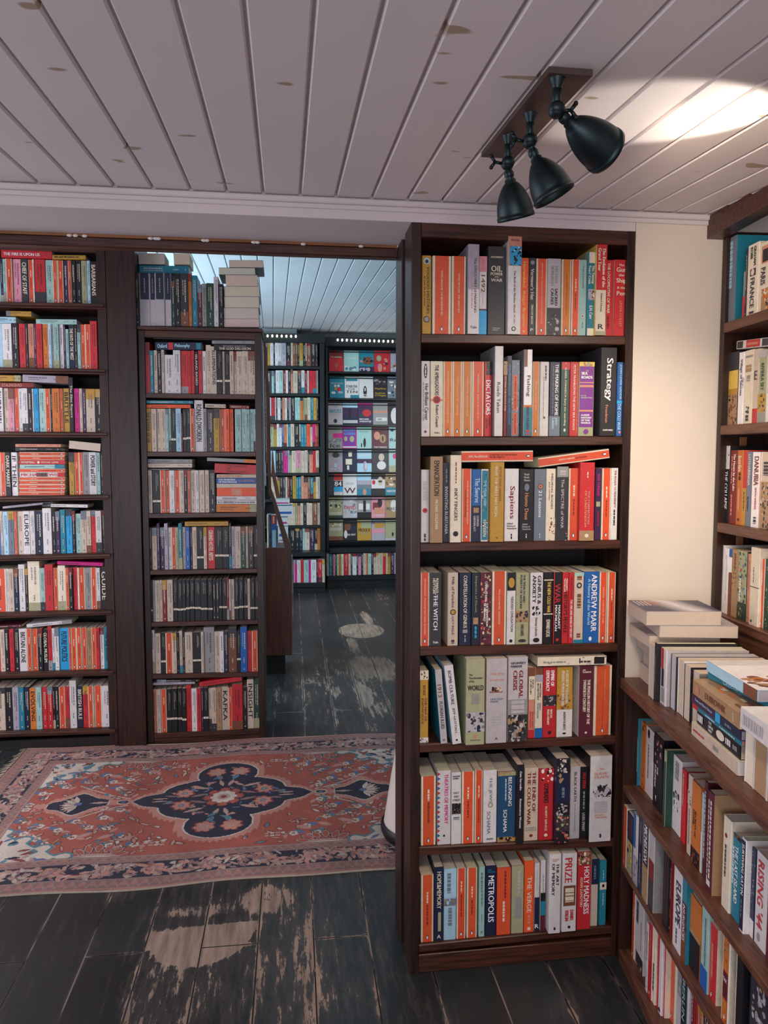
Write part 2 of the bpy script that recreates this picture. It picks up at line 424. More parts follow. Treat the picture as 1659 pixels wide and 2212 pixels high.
    for ii, it in enumerate(b.get('items') or ()):
        kk = it[0]; Y1, Y2, Y3 = -.0003-.00013*ii, -.00034-.00013*ii, -.0009-.00013*ii
        if kk in 'qQ': q(it[1], it[2], it[3], it[4], LIN[it[5]], Y1)
        elif kk == 'e': el(it[1], it[2], it[3]*w, it[3]*w*it[5] if len(it) > 5 else it[3]*w, LIN[it[4]], Y3)
        elif kk == 'd': dashes(it[1], it[2], it[3], it[4], LIN[it[5]], Y3)
        elif kk == 't': put_text(cov, it[1], x0+it[4]*w, h*(1-(it[2]+it[3])/2), h*(it[3]-it[2]), w*it[5], LIN[it[6]], Y3, True, M, bold=w > .013)
        elif kk == 'h': put_text(cov, it[1], x0+.5*w, h*(1-it[2]), w*it[4] if len(it) > 5 else w*.84, h*it[3], LIN[it[-1]], Y3, False, M, bold=True)
        elif kk == 'pic':                                    # painted or photographic panel: overlapping patches
            f0, f1, c0, c1, ks = it[1:6]
            q(f0, f1, c0, c1, LIN[ks[0]], Y1)
            for _ in range(2*int(it[6]) if len(it) > 6 else 32):
                a = r.uniform(c0+.06, c1-.06); f = r.uniform(f0, f1); rr = r.uniform(.03, .11)*w
                rz = min(rr*r.uniform(.6, 1.8), h*min(f-f0, f1-f)); rr = min(rr, w*min(a-c0, c1-a))
                if rz > .0004 and rr > .0004: el(f, a, rr, rz, LIN[r.choice(ks[1:])], Y1-.00004-.0000012*_)
        elif kk == 'tri':
            for i in range(15):
                f = .02+i*.064; z1_ = h*(1-f); z0_ = h*(1-f-.05); cx = LIN['b' if i % 2 else 'r']
                cov.add([(x0, Y2, z0_), (x0, Y2, z1_), (x0+.22*w, Y2, (z0_+z1_)/2)], [(0, 1, 2)], cx, 0, M)

def put(plane, u0, u1, z, h, key, px, off=0.0, d=.128, roll=0.0, items=None, title='', row='', idx=0, case='', **kw):
    b = dict(w=max(.004, abs(u1-u0)-.0005), h=h, d=d, col=key, items=items, title=title, row=row, idx=idx, case=case, px=px, i=len(BOOKS),
             M=plane.frame((u0+u1)/2, z, off, roll)); b.update(kw); BOOKS.append(b); return b
def lie(plane, xl, yl, xr, yr, th_px, key, off=0.0, d=.128, items=None, title='', row='', case='', flip=False, **kw):
    """book lying flat, spine outwards, foot of the spine at right: (xl, yl)-(xr, yr) is its lower spine edge in view"""
    u0, z0 = plane.uz(xl, yl, off); u1, z1 = plane.uz(xr, yr, off)
    ut, zt = plane.uz((xl+xr)/2, (yl+yr)/2 - th_px, off); th = zt-(z0+z1)/2
    L = math.hypot(u1-u0, z1-z0); a = math.atan2(z1-z0, u1-u0)
    p = plane.P + plane.n*off
    X = -plane.u*math.sin(a) + np.array([0, 0, 1.])*math.cos(a)      # thickness direction, upwards
    Z = -(plane.u*math.cos(a) + np.array([0, 0, 1.])*math.sin(a))    # spine top lies to the left
    o = p + plane.u*u1 + np.array([0, 0, z1]) + X*th/2
    M = Matrix(((X[0], plane.n[0], Z[0], o[0]), (X[1], plane.n[1], Z[1], o[1]), (X[2], plane.n[2], Z[2], o[2]), (0, 0, 0, 1)))
    b = dict(w=th-.0004, h=L, d=d, col=key, items=items, title=title, row=row, idx=99, case=case, px=abs(xr-xl)*th_px, i=len(BOOKS), M=M, lying=True)
    b.update(kw); BOOKS.append(b); return b

class Zm:
    def __init__(s, ox, oy, sc): s.o = (ox, oy); s.s = sc
    def __call__(s, x, y): return s.o[0]+x/s.s, s.o[1]+y/s.s

ROWS = {}
def row_full(plane, zm, base, entries, case, row, off=.012, d=.128):
    """base = shelf line in zoom coordinates (x, y at left, x, y at right)"""
    xa, ya, xb, yb = base
    ua, za = plane.uz(*zm(xa, ya), off); ub, zb = plane.uz(*zm(xb, yb), off)
    ROWS[(case, row)] = (ua, za, ub, zb)
    n = 0
    for e in entries:
        x0, x1, top, key, title = e[:5]; items = e[5] if len(e) > 5 else None; op = dict(e[6]) if len(e) > 6 else {}
        title = op.pop('title', title); p = op.pop('p', 0); o2 = off-p; dd = op.pop('d', d+p)
        yl = ya+(yb-ya)*(x0-xa)/(xb-xa)
        u0, _ = plane.uz(*zm(x0, yl), o2); u1, _ = plane.uz(*zm(x1, yl), o2)
        um = (u0+u1)/2; z = za+(zb-za)*(um-ua)/(ub-ua)
        zt = plane.uz(*zm((x0+x1)/2, top), o2)[1]
        n += 1
        put(plane, u0, u1, z+.0004, zt-z, key, (x1-x0)*(yl-top)/zm.s**2, o2, dd, math.atan2(zb-za, ub-ua)*0+op.pop('roll', 0), items, title, row, n, case, **op)
def row_quick(plane, zm, base, top, s, case, row, x0=None, off=.012, d=.128, jit=3):
    xa, ya, xb, yb = base
    ua, za = plane.uz(*zm(xa, ya), off); ub, zb = plane.uz(*zm(xb, yb), off)
    ROWS[(case, row)] = (ua, za, ub, zb)
    x = xa if x0 is None else x0; n = 0
    topl, topr = top if isinstance(top, tuple) else (top, top)
    r = random.Random(row+case)
    for tok in s.split():
        part = tok.split(':'); key = part[0]; x1 = float(part[1]); fr = (x-xa)/(xb-xa)
        tp = float(part[2]) if len(part) > 2 and part[2] else topl+(topr-topl)*fr + r.uniform(-jit, jit)
        ttl = part[3].replace('_', ' ') if len(part) > 3 else ''
        if key != '-':
            yl = ya+(yb-ya)*fr
            u0, _ = plane.uz(*zm(x, yl), off); u1, _ = plane.uz(*zm(x1, yl), off)
            um = (u0+u1)/2; z = za+(zb-za)*(um-ua)/(ub-ua); zt = plane.uz(*zm((x+x1)/2, tp), off)[1]
            n += 1; o2 = off + r.uniform(-.003, .004)
            items = None
            if ttl:
                items = [('t', ttl, .08, .8, .5, .6, 'k' if sum(LIN[key]) > .5 else 'C')]
                if key in 'PrRQ' : items = [('t', ttl, .08, .8, .5, .55, 'C' if key != 'Q' else 'n')]
            kw = {}
            if key == 'K': kw['bf'] = .68+.02*math.sin(n)
            put(plane, u0, u1, z+.0004, zt-z, key, (x1-x)*(yl-tp)/zm.s**2, o2, d, 0, items, ttl, row, n, case, **kw)
        x = x1

# planes --------------------------------------------------------------
PR = Plane((0, 1.917))                 # front bookcase built into the opening wall
PL = Plane((0, 3.70))                  # left and middle bookcases
PC = Plane(onY(1345.8, 1462.7, 1.917), 90+180+7.9 - 0)   # placeholder, set below
a_lr = math.radians(7.9)
class GPlane(Plane):
    def __init__(s, P, dx, dy):
        L = math.hypot(dx, dy); s.P = np.array([P[0], P[1], 0.]); s.u = np.array([dx/L, dy/L, 0.]); s.n = np.array([-dy/L, dx/L, 0.])
PC = GPlane(onY(1345.8, 1462.7, 1.917), -math.sin(a_lr), -math.cos(a_lr))
a_ur = math.radians(3.0)
PU = GPlane((1.179, 1.917), -math.sin(a_ur), -math.cos(a_ur))
PBL = Plane((0, 7.84)); PBLL = Plane((0, 7.70)); PBR = Plane((0, 8.06))

FR, LF, MD, CT, RU, RL, BL, BR = 'front bookcase', 'left bookcase', 'middle bookcase', 'counter', 'right wall shelves', 'shelves under counter', 'far black bookcase', 'far display case'
t = lambda s, a=.1, b=.75, c=.5, hf=.5, k='k': ('t', s, a, b, c, hf, k)
z = Zm(880, 480, 3.318)
row_full(PR, z, (100, 803, 1560, 818), [
 (103, 170, 240, 'y', 'VOODOO HISTORIES', [t('VOODOO HISTORIES', .14, .74, .66, .3), ('d', .26, .64, .28, .12, 'B'), ('e', .07, .5, .34, 'u'), ('e', .075, .5, .2, 'd'), ('e', .81, .5, .34, 'k'), ('e', .81, .5, .26, 'g')]),
 (178, 312, 243, 'P', 'THE BOUNDLESS SEA', [t('DAVID ABULAFIA  THE BOUNDLESS SEA', .19, .76, .5, .09, 'C')]),
 (316, 418, 245, 'P', 'THE GREAT SEA', [t('DAVID ABULAFIA  THE GREAT SEA', .22, .72, .5, .1, 'C')]),
 (432, 512, 158, 'l', 'The DISCOVERY of MANKIND', [('q', .5, 1, 0, 1, 'w'), t('The DISCOVERY of MANKIND', .15, .76, .65, .22, 'd'), ('d', .3, .72, .35, .07, 's'), ('h', 'Yale', .925, .03, .6, 'd')], dict(p=.012)),
 (510, 567, 245, 'w', '1492', [('q', 0, .2, 0, 1, 'p'), ('Q', .68, 1, 0, 1, 'Q'), ('q', .67, .69, 0, 1, 'M'), t('1492', .24, .46, .5, .5, 'B'), ('d', .02, .18, .5, .3, 's'), ('d', .48, .62, .5, .05, 'g')]),
 (572, 697, 175, 'd', 'OIL POWER and WAR', [('h', 'AUZANNEAU', .12, .022, .7, 'C'), ('h', 'OIL', .25, .065, .62, 'C'), ('h', 'POWER', .31, .035, .68, 'C'), ('h', '-AND-', .343, .014, .3, 'C'), ('h', 'WAR', .38, .035, .66, 'C'), ('h', 'CHELSEA\nGREEN', .935, .035, .44, 'S')]),
 (717, 812, 102, 'w', 'The Birth of the Modern World', [('q', 0, .3, 0, 1, 's'), ('h', 'Bayly', .04, .025, .6, 'd'), ('pic', .1, .295, .1, 1, 'Qkkdwk', 12), t('The Birth of the Modern World', .35, .78, .5, .16, 'k'), ('d', .8, .89, .5, .08, 'g'), ('e', .945, .45, .17, 'k'), ('e', .945, .45, .1, 'w')], dict(p=.014)),
 (800, 865, 257, 'o', 'Humankind', [t('Humankind  Rutger Bregman', .05, .9, .45, .42, 'q'), ('e', .95, .5, .12, 'q')]),
 (865, 915, 257, 'd', "Vermeer's Hat", [('e', .06, .5, .3, 'g'), t("Vermeer's Hat", .14, .54, .5, .5, 'C'), t('TIMOTHY BROOK', .6, .86, .5, .3, 'C'), ('h', 'P', .93, .035, .4, 'W')]),
 (918, 997, 262, 'P', 'A History of the World in Twelve Maps', [t('JERRY BROTTON  A HISTORY OF THE WORLD IN TWELVE MAPS', .06, .85, .5, .12, 'C')]),
 (998, 1095, 262, 'S', 'SACRED CAUSES', [t('MICHAEL\nBURLEIGH', .1, .35, .5, .5, 'g'), t('SACRED\nCAUSES', .39, .61, .5, .5, 'k'), ('pic', .64, 1, 0, 1, 'dgkkkS', 14)]),
 (1100, 1168, 267, 'P', 'A History of Histories', [t('JOHN BURROW  A HISTORY OF HISTORIES', .18, .74, .5, .12, 'R')], dict(amber=1)),
 (1172, 1228, 267, 'P', 'The Unredeemed past', None, dict(title='')),
 (1225, 1278, 270, 'a', '', [('d', .08, .38, .5, .14, 'h'), ('e', .74, .5, .2, 'w'), ('e', .74, .5, .1, 'k'), ('d', .82, .9, .5, .1, 'h')]),
 (1280, 1340, 215, 't', "The Twenty Years' Crisis", [('q', 0, .13, .2, .9, 'C'), t("The Twenty\nYears' Crisis", .16, .38, .5, .7, 'C'), ('pic', .44, .57, .15, .95, 'lhkw', 8), t('E.H. Carr', .64, .8, .5, .36, 'W'), ('q', .91, 1, .1, .9, 'C')], dict(side='e')),
 (1345, 1420, 160, 'C', 'The Evolution of the Grand Tour', [('q', 0, .5, 0, 1, 'r'), t('The Evolution of the\nGrand Tour', .04, .47, .5, .72, 'C'), t('Edward Chaney', .54, .74, .5, .22, 'k'), ('h', 'R', .905, .055, .5, 'k'), ('q', .955, 1, 0, 1, 'e')], dict(p=.012, side='q')),
 (1410, 1470, 272, 'r', 'THE LOCOMOTIVE OF WAR', [t('THE LOCOMOTIVE OF WAR', .04, .7, .4, .34, 'C'), ('d', .74, .9, .4, .2, 'M')]),
 (1475, 1570, 270, 'r', 'The Gun, the Ship and the Pen', [('h', 'The', .07, .03, .4, 'C'), ('h', 'Gun', .13, .06, .72, 'C'), ('h', 'the', .2, .035, .4, 'C'), ('h', 'Ship', .28, .075, .74, 'C'), ('h', '& the', .365, .03, .6, 'C'), ('h', 'Pen', .44, .055, .64, 'C'), t('LINDA COLLEY', .54, .88, .5, .2, 's')], dict(side='C')),
], FR, 'top shelf')
z = Zm(880, 730, 3.318)
row_full(PR, z, (97, 708, 1540, 703), [
 (97, 160, 167, 'w', 'Her Brilliant Career', [('e', .13, .5, .2, 'k', 4.2), ('d', .06, .2, .5, .12, 'w'), t('Her Brilliant Career', .3, .78, .62, .42, 'k'), ('d', .28, .8, .25, .1, 'g'), ('e', .935, .5, .15, 'R')]),
 (163, 255, 168, 'C', 'THE AMBASSADORS', [('q', .5, .53, 0, 1, 's'), t('THE AMBASSADORS', .05, .45, .5, .3, 'k'), ('e', .51, .5, .3, 'r'), ('e', .51, .5, .22, 'R'), t('Robert Cooper', .58, .88, .5, .3, 'k'), ('h', 'W&N', .95, .02, .4, 'k')]),
 (256, 320, 170, 'P', 'THE ORIGINS OF SEX', [t('FARAMERZ DABHOIWALA  THE ORIGINS OF SEX', .13, .82, .5, .13, 'C')], dict(amber=1)),
 (321, 390, 170, 'P', 'AFTER TAMERLANE', [t('JOHN DARWIN  AFTER TAMERLANE', .2, .72, .5, .13, 'C')], dict(amber=1)),
 (391, 460, 170, 'P', 'UNFINISHED EMPIRE', [t('JOHN DARWIN  UNFINISHED EMPIRE', .2, .74, .5, .13, 'C')], dict(amber=1)),
 (461, 546, 170, 'P', 'BENEATH ANOTHER SKY', [t('NORMAN DAVIES  BENEATH ANOTHER SKY', .17, .78, .5, .1, 'C')]),
 (548, 604, 170, 'r', 'DICTATORS', [('pic', 0, .18, .2, 1, 'kdkr', 5), t('DICTATORS', .25, .71, .5, .62, 'W'), t('FRANK\nDIKOTTER', .76, .9, .5, .6, 'R')]),
 (622, 683, 60, 'w', 'Roads Taken', [t('Roads Taken', .4, .74, .45, .4, 'd')], dict(p=.022, side='g')),
 (684, 712, 168, 'R', 'SETTING THE PEOPLE FREE', [('pic', 0, .18, 0, 1, 'Tdk', 4), t('SETTING THE PEOPLE FREE', .2, .66, .5, .4, 'C')]),
 (714, 742, 130, 'D', 'THE LESSONS OF HISTORY', [('q', 0, 1, 0, 1, 'n'), t('THE LESSONS OF HISTORY  WILL & ARIEL DURANT', .12, .86, .5, .5, 'Q')]),
 (743, 800, 160, 'l', 'IN DEFENCE OF HISTORY', [('pic', 0, 1, 0, 1, 'hlgdS', 26), ('Q', .2, .66, .2, .7, 'o'), ('Q', .69, .98, .2, .7, 'o'), t('IN DEFENCE OF HISTORY', .22, .64, .45, .22, 'k'), t('RICHARD J. EVANS', .71, .96, .45, .22, 'k')]),
 (830, 890, 84, 'W', 'Fishing', [('q', .0, .2, 0, .4, 'B'), t('Fishing', .3, .54, .5, .5, 'k'), ('q', .67, 1, 0, 1, 't'), ('Q', .64, .67, 0, 1, 'j'), t('BRIAN FAGAN', .66, .92, .5, .32, 'k'), ('d', .93, .99, .5, .5, 'r')], dict(p=.02, side='g')),
 (891, 942, 170, 'P', 'THE LIGHT AGES', [t('SEB FALK  THE LIGHT AGES', .26, .65, .5, .14, 'C')], dict(amber=1)),
 (945, 1010, 172, 'w', '', [('d', .05, .25, .62, .16, 'G'), ('d', .2, .74, .4, .07, 'g'), ('e', .75, .5, .12, 'G')]),
 (1012, 1090, 173, 'n', 'THE MAKING OF HOME', [t('THE MAKING OF HOME', .03, .72, .66, .3, 'W'), ('d', .05, .7, .32, .08, 'h'), ('q', .73, 1, 0, 1, 'h'), t('JUDITH\nFLANDERS', .75, .9, .5, .5, 'u')]),
 (1092, 1157, 173, 'G', 'bury me standing', [('pic', 0, .1, .1, 1, 'rrs', 4), t('ISABEL FONSECA bury me standing', .08, .86, .5, .28, 'C'), ('d', .9, .95, .5, .2, 'C')]),
 (1158, 1221, 173, 'r', 'THE NEW SILK ROADS', [t('PETER FRANKOPAN THE NEW SILK ROADS', .04, .92, .5, .24, 'C'), ('d', .03, .95, .88, .06, 's')]),
 (1222, 1332, 173, 'e', 'THE SILK ROADS', [('q', .06, .88, .05, .95, 'V'), ('pic', 0, .06, 0, 1, 'qeT', 6), ('Q', .0, .0, 0, 0, 'e'), ('q', .27, .285, .05, .95, 's'), ('q', .31, .34, .05, .95, 's'), ('h', 'THE', .12, .02, .2, 'S'), ('h', 'SILK\nROADS', .18, .09, .72, 'W'), ('h', 'PETER\nFRANKOPAN', .47, .045, .74, 'S'), ('q', .645, .67, .05, .95, 's'), ('h', 'A NEW\nHISTORY\nOF THE\nWORLD', .77, .13, .68, 'W'), ('e', .94, .5, .16, 'V')]),
 (1376, 1492, 70, 'k', 'Strategy', [t('Strategy', .12, .6, .5, .5, 'W'), t('Freedman', .65, .85, .4, .16, 's'), ('h', 'OXFORD', .935, .02, .62, 'W')], dict(p=.016, side='d')),
 (1494, 1541, 175, 'b', 'THE COLD WAR', [t('JOHN LEWIS GADDIS', .03, .5, .5, .4, 'u'), ('q', .52, .56, 0, 1, 'Q'), t('THE COLD WAR', .56, .92, .4, .5, 'u'), ('e', .95, .5, .2, 's')]),
], FR, 'second shelf')
z = Zm(880, 960, 3.318)
row_full(PR, z, (95, 703, 1500, 683), [
 (95, 155, 182, 'w', '', [('d', .16, .42, .5, .5, 'S'), ('e', .56, .5, .3, 'r'), ('e', .56, .5, .14, 'R'), ('d', .88, .98, .5, .22, 'd')]),
 (163, 253, 88, 'T', 'EMANCIPATION', [t('EMANCIPATION', .05, .45, .5, .42, 'k'), t('MICHAEL GOLDFARB', .5, .84, .5, .22, 'C')], dict(p=.016)),
 (255, 300, 133, 'h', 'INVENTING RURITANIA', [('q', 0, 1, 0, 1, 'D'), t('INVENTING RURITANIA', .3, .9, .5, .5, 'S'), ('d', .08, .26, .5, .2, 'h')]),
 (305, 385, 78, 'C', 'INKY FINGERS', [t('INKY FINGERS', .38, .75, .5, .3, 'k'), ('d', .08, .32, .5, .1, 'B'), ('e', .9, .5, .24, 'k')], dict(p=.013)),
 (387, 457, 175, 'P', 'THE DAWN OF EVERYTHING', [t('DAVID GRAEBER AND DAVID WENGROW', .17, .76, .6, .14, 'C'), t('THE DAWN OF EVERYTHING', .28, .66, .38, .14, 'R')]),
 (458, 523, 180, 'b', 'The Swerve', [('q', .5, 1, 0, 1, 'n'), t('The Swerve', .12, .46, .6, .55, 'u'), ('q', .53, .6, .2, .8, 'T'), t('STEPHEN\nGREENBLATT', .64, .86, .5, .6, 'S')]),
 (525, 580, 178, 'w', 'THE YEAR 1000', [('pic', .02, .98, .1, .9, 'tThkCt', 18), t('THE YEAR 1000', .15, .5, .5, .36, 'u'), t('HANSEN', .7, .93, .5, .4, 'C')]),
 (592, 690, 128, 'y', 'WHY THE WEST HAS WON', [t('WHY THE WEST HAS WON', .05, .68, .4, .2, 'C'), t('VICTOR DAVIS HANSON', .05, .48, .7, .15, 'B'), ('h', 'ff', .95, .025, .2, 'B')], dict(p=.012)),
 (694, 794, 175, 'W', 'Sapiens', [t('Sapiens', .24, .69, .5, .45, 'R'), ('h', 'A Brief\nHistory of\nHumankind', .79, .09, .66, 'd'), ('d', .9, .97, .5, .1, 'k')]),
 (798, 902, 180, 'k', 'Homo Deus', [('h', 'Yuval\nNoah\nHarari', .11, .11, .4, 'S'), ('e', .25, .5, .17, 'h', 1.5), t('Homo Deus', .33, .7, .5, .26, 's'), ('h', 'A Brief\nHistory of\nTomorrow', .8, .09, .58, 'S'), ('d', .9, .97, .5, .07, 'w')]),
 (905, 988, 178, 'h', '21 Lessons', [('h', 'Yuval\nNoah\nHarari', .11, .11, .5, 'g'), ('e', .24, .5, .24, 'B'), ('e', .24, .5, .16, 's'), ('e', .24, .5, .07, 'k'), t('21 Lessons', .3, .67, .5, .28, 'W'), ('d', .9, .97, .5, .07, 'w')]),
 (989, 1058, 175, 'C', 'MEDIEVAL BODIES', [t('MEDIEVAL BODIES', .07, .56, .6, .2, 'd'), t('JACK HARTNELL', .16, .47, .3, .14, 'd'), ('pic', .68, 1, .3, 1, 'CBGrT', 10)]),
 (1063, 1148, 160, 'd', 'The SPECTRE of WAR', [('q', 0, .14, .03, .97, 'g'), ('d', .05, .11, .5, .5, 'S'), t('The SPECTRE of WAR', .17, .83, .5, .24, 'S'), ('pic', .87, 1, 0, 1, 'dkgRd', 8)], dict(p=.008)),
 (1150, 1225, 172, 'P', '', None),
 (1230, 1335, 130, 'r', 'THE FORMATION OF CHRISTENDOM', [('q', .87, 1, 0, 1, 'T'), t('THE FORMATION\nOF CHRISTENDOM', .36, .82, .5, .36, 's'), ('e', .935, .5, .13, 'C'), ('d', .12, .2, .5, .07, 'C')], dict(p=.016)),
 (1338, 1385, 175, 'v', 'RED THREAD', [t('RED THREAD', .08, .38, .5, .34, 'm'), ('q', .46, .53, .2, .8, 'e'), t('CHARLOTTE', .6, .8, .5, .26, 'r')]),
 (1388, 1452, 172, 'P', '', None),
 (1453, 1502, 170, 'w', 'THE ROADS TO MODERNITY', [t('THE ROADS TO MODERNITY', .03, .55, .55, .3, 'R'), ('d', .58, .8, .5, .2, 'k')]),
], FR, 'third shelf')
lie(PR, *z(388, 128), *z(900, 122), 24, 'P', .012, .13, [t('NEIL MacGREGOR', .1, .36, .5, .2, 'C'), t('A HISTORY OF THE WORLD\nIN 100 OBJECTS', .39, .77, .5, .42, 'R')], 'A HISTORY OF THE WORLD', 'third shelf', FR)
lie(PR, *z(945, 166), *z(1450, 98), 20.5, 'P', .004, .13, [t('JUDITH HERRIN', .28, .5, .5, .2, 'C'), t('RAVENNA', .52, .68, .5, .2, 'R')], 'RAVENNA', 'third shelf', FR)
z = Zm(880, 1180, 3.318)
row_full(PR, z, (90, 717, 1480, 690), [
 (92, 157, 190, 'P', 'TEN CITIES THAT MADE AN EMPIRE', [t('TRISTRAM HUNT  TEN CITIES THAT MADE AN EMPIRE', .08, .84, .5, .15, 'C')]),
 (160, 240, 190, 'D', 'THE WITCH', [('q', 0, 1, 0, 1, 'd'), t('RONALD\nHUTTON', .08, .28, .5, .5, 'C'), t('THE WITCH', .3, .78, .5, .38, 'W'), ('h', 'Yale', .95, .03, .5, 'W')]),
 (287, 362, 190, 'c', 'Milk of Paradise', [t('Milk of Paradise', .06, .48, .5, .26, 'd'), ('e', .54, .5, .28, 'k'), ('e', .54, .5, .2, 'y'), t('LUCY INGLIS', .6, .85, .5, .22, 'd'), ('d', .92, .97, .5, .3, 'd')]),
 (369, 455, 190, 'n', 'CONSTELLATION OF GENIUS', [t('CONSTELLATION OF GENIUS', .04, .76, .5, .3, 'C'), ('d', .78, .83, .5, .4, 'g'), ('d', .86, .96, .5, .12, 'g')]),
 (458, 517, 190, 'n', 'EMPERORS OF DECEIT', [('q', 0, 1, 0, 1, 'D'), t('Emperors of Deceit', .04, .56, .5, .3, 'e'), ('q', .62, .71, .2, .8, 'T'), ('d', .74, .9, .5, .24, 'Q')], dict(title='')),
 (519, 600, 190, 'M', 'THE REINVENTION OF HUMANITY', [('pic', 0, 1, 0, 1, 'MsGerkCM', 60), t('CHARLES KING', .12, .4, .5, .2, 'W'), t('THE REINVENTION\nOF HUMANITY', .42, .74, .5, .38, 'W')]),
 (604, 706, 180, 'P', 'RENAISSANCE', [t('PAUL KOCHANSKI  RESISTANCE', .25, .72, .5, .1, 'C')], dict(title='')),
 (710, 770, 190, 'u', 'YIDDISH CIVILISATION', [('q', 0, 1, 0, 1, 'w'), ('q', 0, .25, 0, 1, 'k'), ('e', .14, .5, .38, 'y', 1.6), t('YIDDISH CIVILISATION', .33, .82, .6, .3, 'd'), ('e', .95, .5, .2, 'k')]),
 (773, 868, 190, 'e', 'THE WEALTH AND POVERTY OF NATIONS', [t('THE WEALTH AND\nPOVERTY OF NATIONS', .03, .5, .5, .4, 'd'), ('pic', .53, .69, 0, 1, 'TnkdBT', 14), t('DAVID LANDES', .72, .88, .5, .3, 'd'), ('e', .95, .5, .3, 'd', .4)]),
 (876, 967, 190, 'w', 'GENIUS and ANXIETY', [t('GENIUS &\nANXIETY', .04, .44, .5, .68, 'd'), ('pic', .47, .6, .15, .85, 'wkdkw', 12), t('Norman Lebrecht', .63, .89, .5, .2, 'd'), ('e', .945, .5, .26, 'k', .7)]),
 (971, 1039, 188, 'k', 'THE NEW COLD WAR', [('q', .1, .115, 0, 1, 'C'), t('THE NEW COLD WAR', .13, .56, .55, .36, 'q'), ('q', .575, .59, 0, 1, 'C'), t('EDWARD LUCAS', .66, .9, .5, .4, 'C')]),
 (1041, 1103, 188, 'k', 'WAR', [('q', 0, 1, 0, .1, 'r'), t('WAR', .16, .43, .45, .62, 'r'), t('MARGARET\nMACMILLAN', .46, .82, .5, .62, 'W'), ('e', .945, .5, .18, 'r')]),
 (1105, 1150, 188, 'r', "HISTORY'S PEOPLE", [t('MARGARET\nMACMILLAN', .09, .27, .5, .6, 'C'), t("HISTORY'S PEOPLE", .28, .85, .5, .6, 'k')]),
 (1151, 1187, 190, 'r', 'THE USES AND ABUSES OF HISTORY', [t('MARGARET MACMILLAN', .06, .36, .5, .34, 'R'), t('THE USES AND ABUSES OF HISTORY', .38, .92, .5, .4, 'W')]),
 (1189, 1257, 190, 'c', '', [('q', 0, .045, 0, 1, 'a'), ('q', .95, 1, 0, 1, 't'), ('e', .18, .5, .28, 'd', 1.1), ('e', .18, .5, .14, 'c', 1.1), ('d', .3, .5, .5, .4, 'B'), ('d', .86, .92, .5, .4, 'B'), ('d', .05, .1, .5, .5, 'B')]),
 (1259, 1367, 183, 'b', 'A History of the World', [t('ANDREW MARR', .04, .84, .66, .36, 'W'), t('A History of the World', .1, .74, .3, .24, 'u'), ('e', .94, .45, .1, 'W', 1.4)]),
 (1370, 1425, 188, 'P', 'THEY LIVE', [t('RAPHAEL  A MATTER OF LIVES', .2, .74, .5, .14, 'C')], dict(title='')),
 (1429, 1485, 188, 'P', '', None),
], FR, 'fourth shelf')
z = Zm(880, 1390, 3.318)
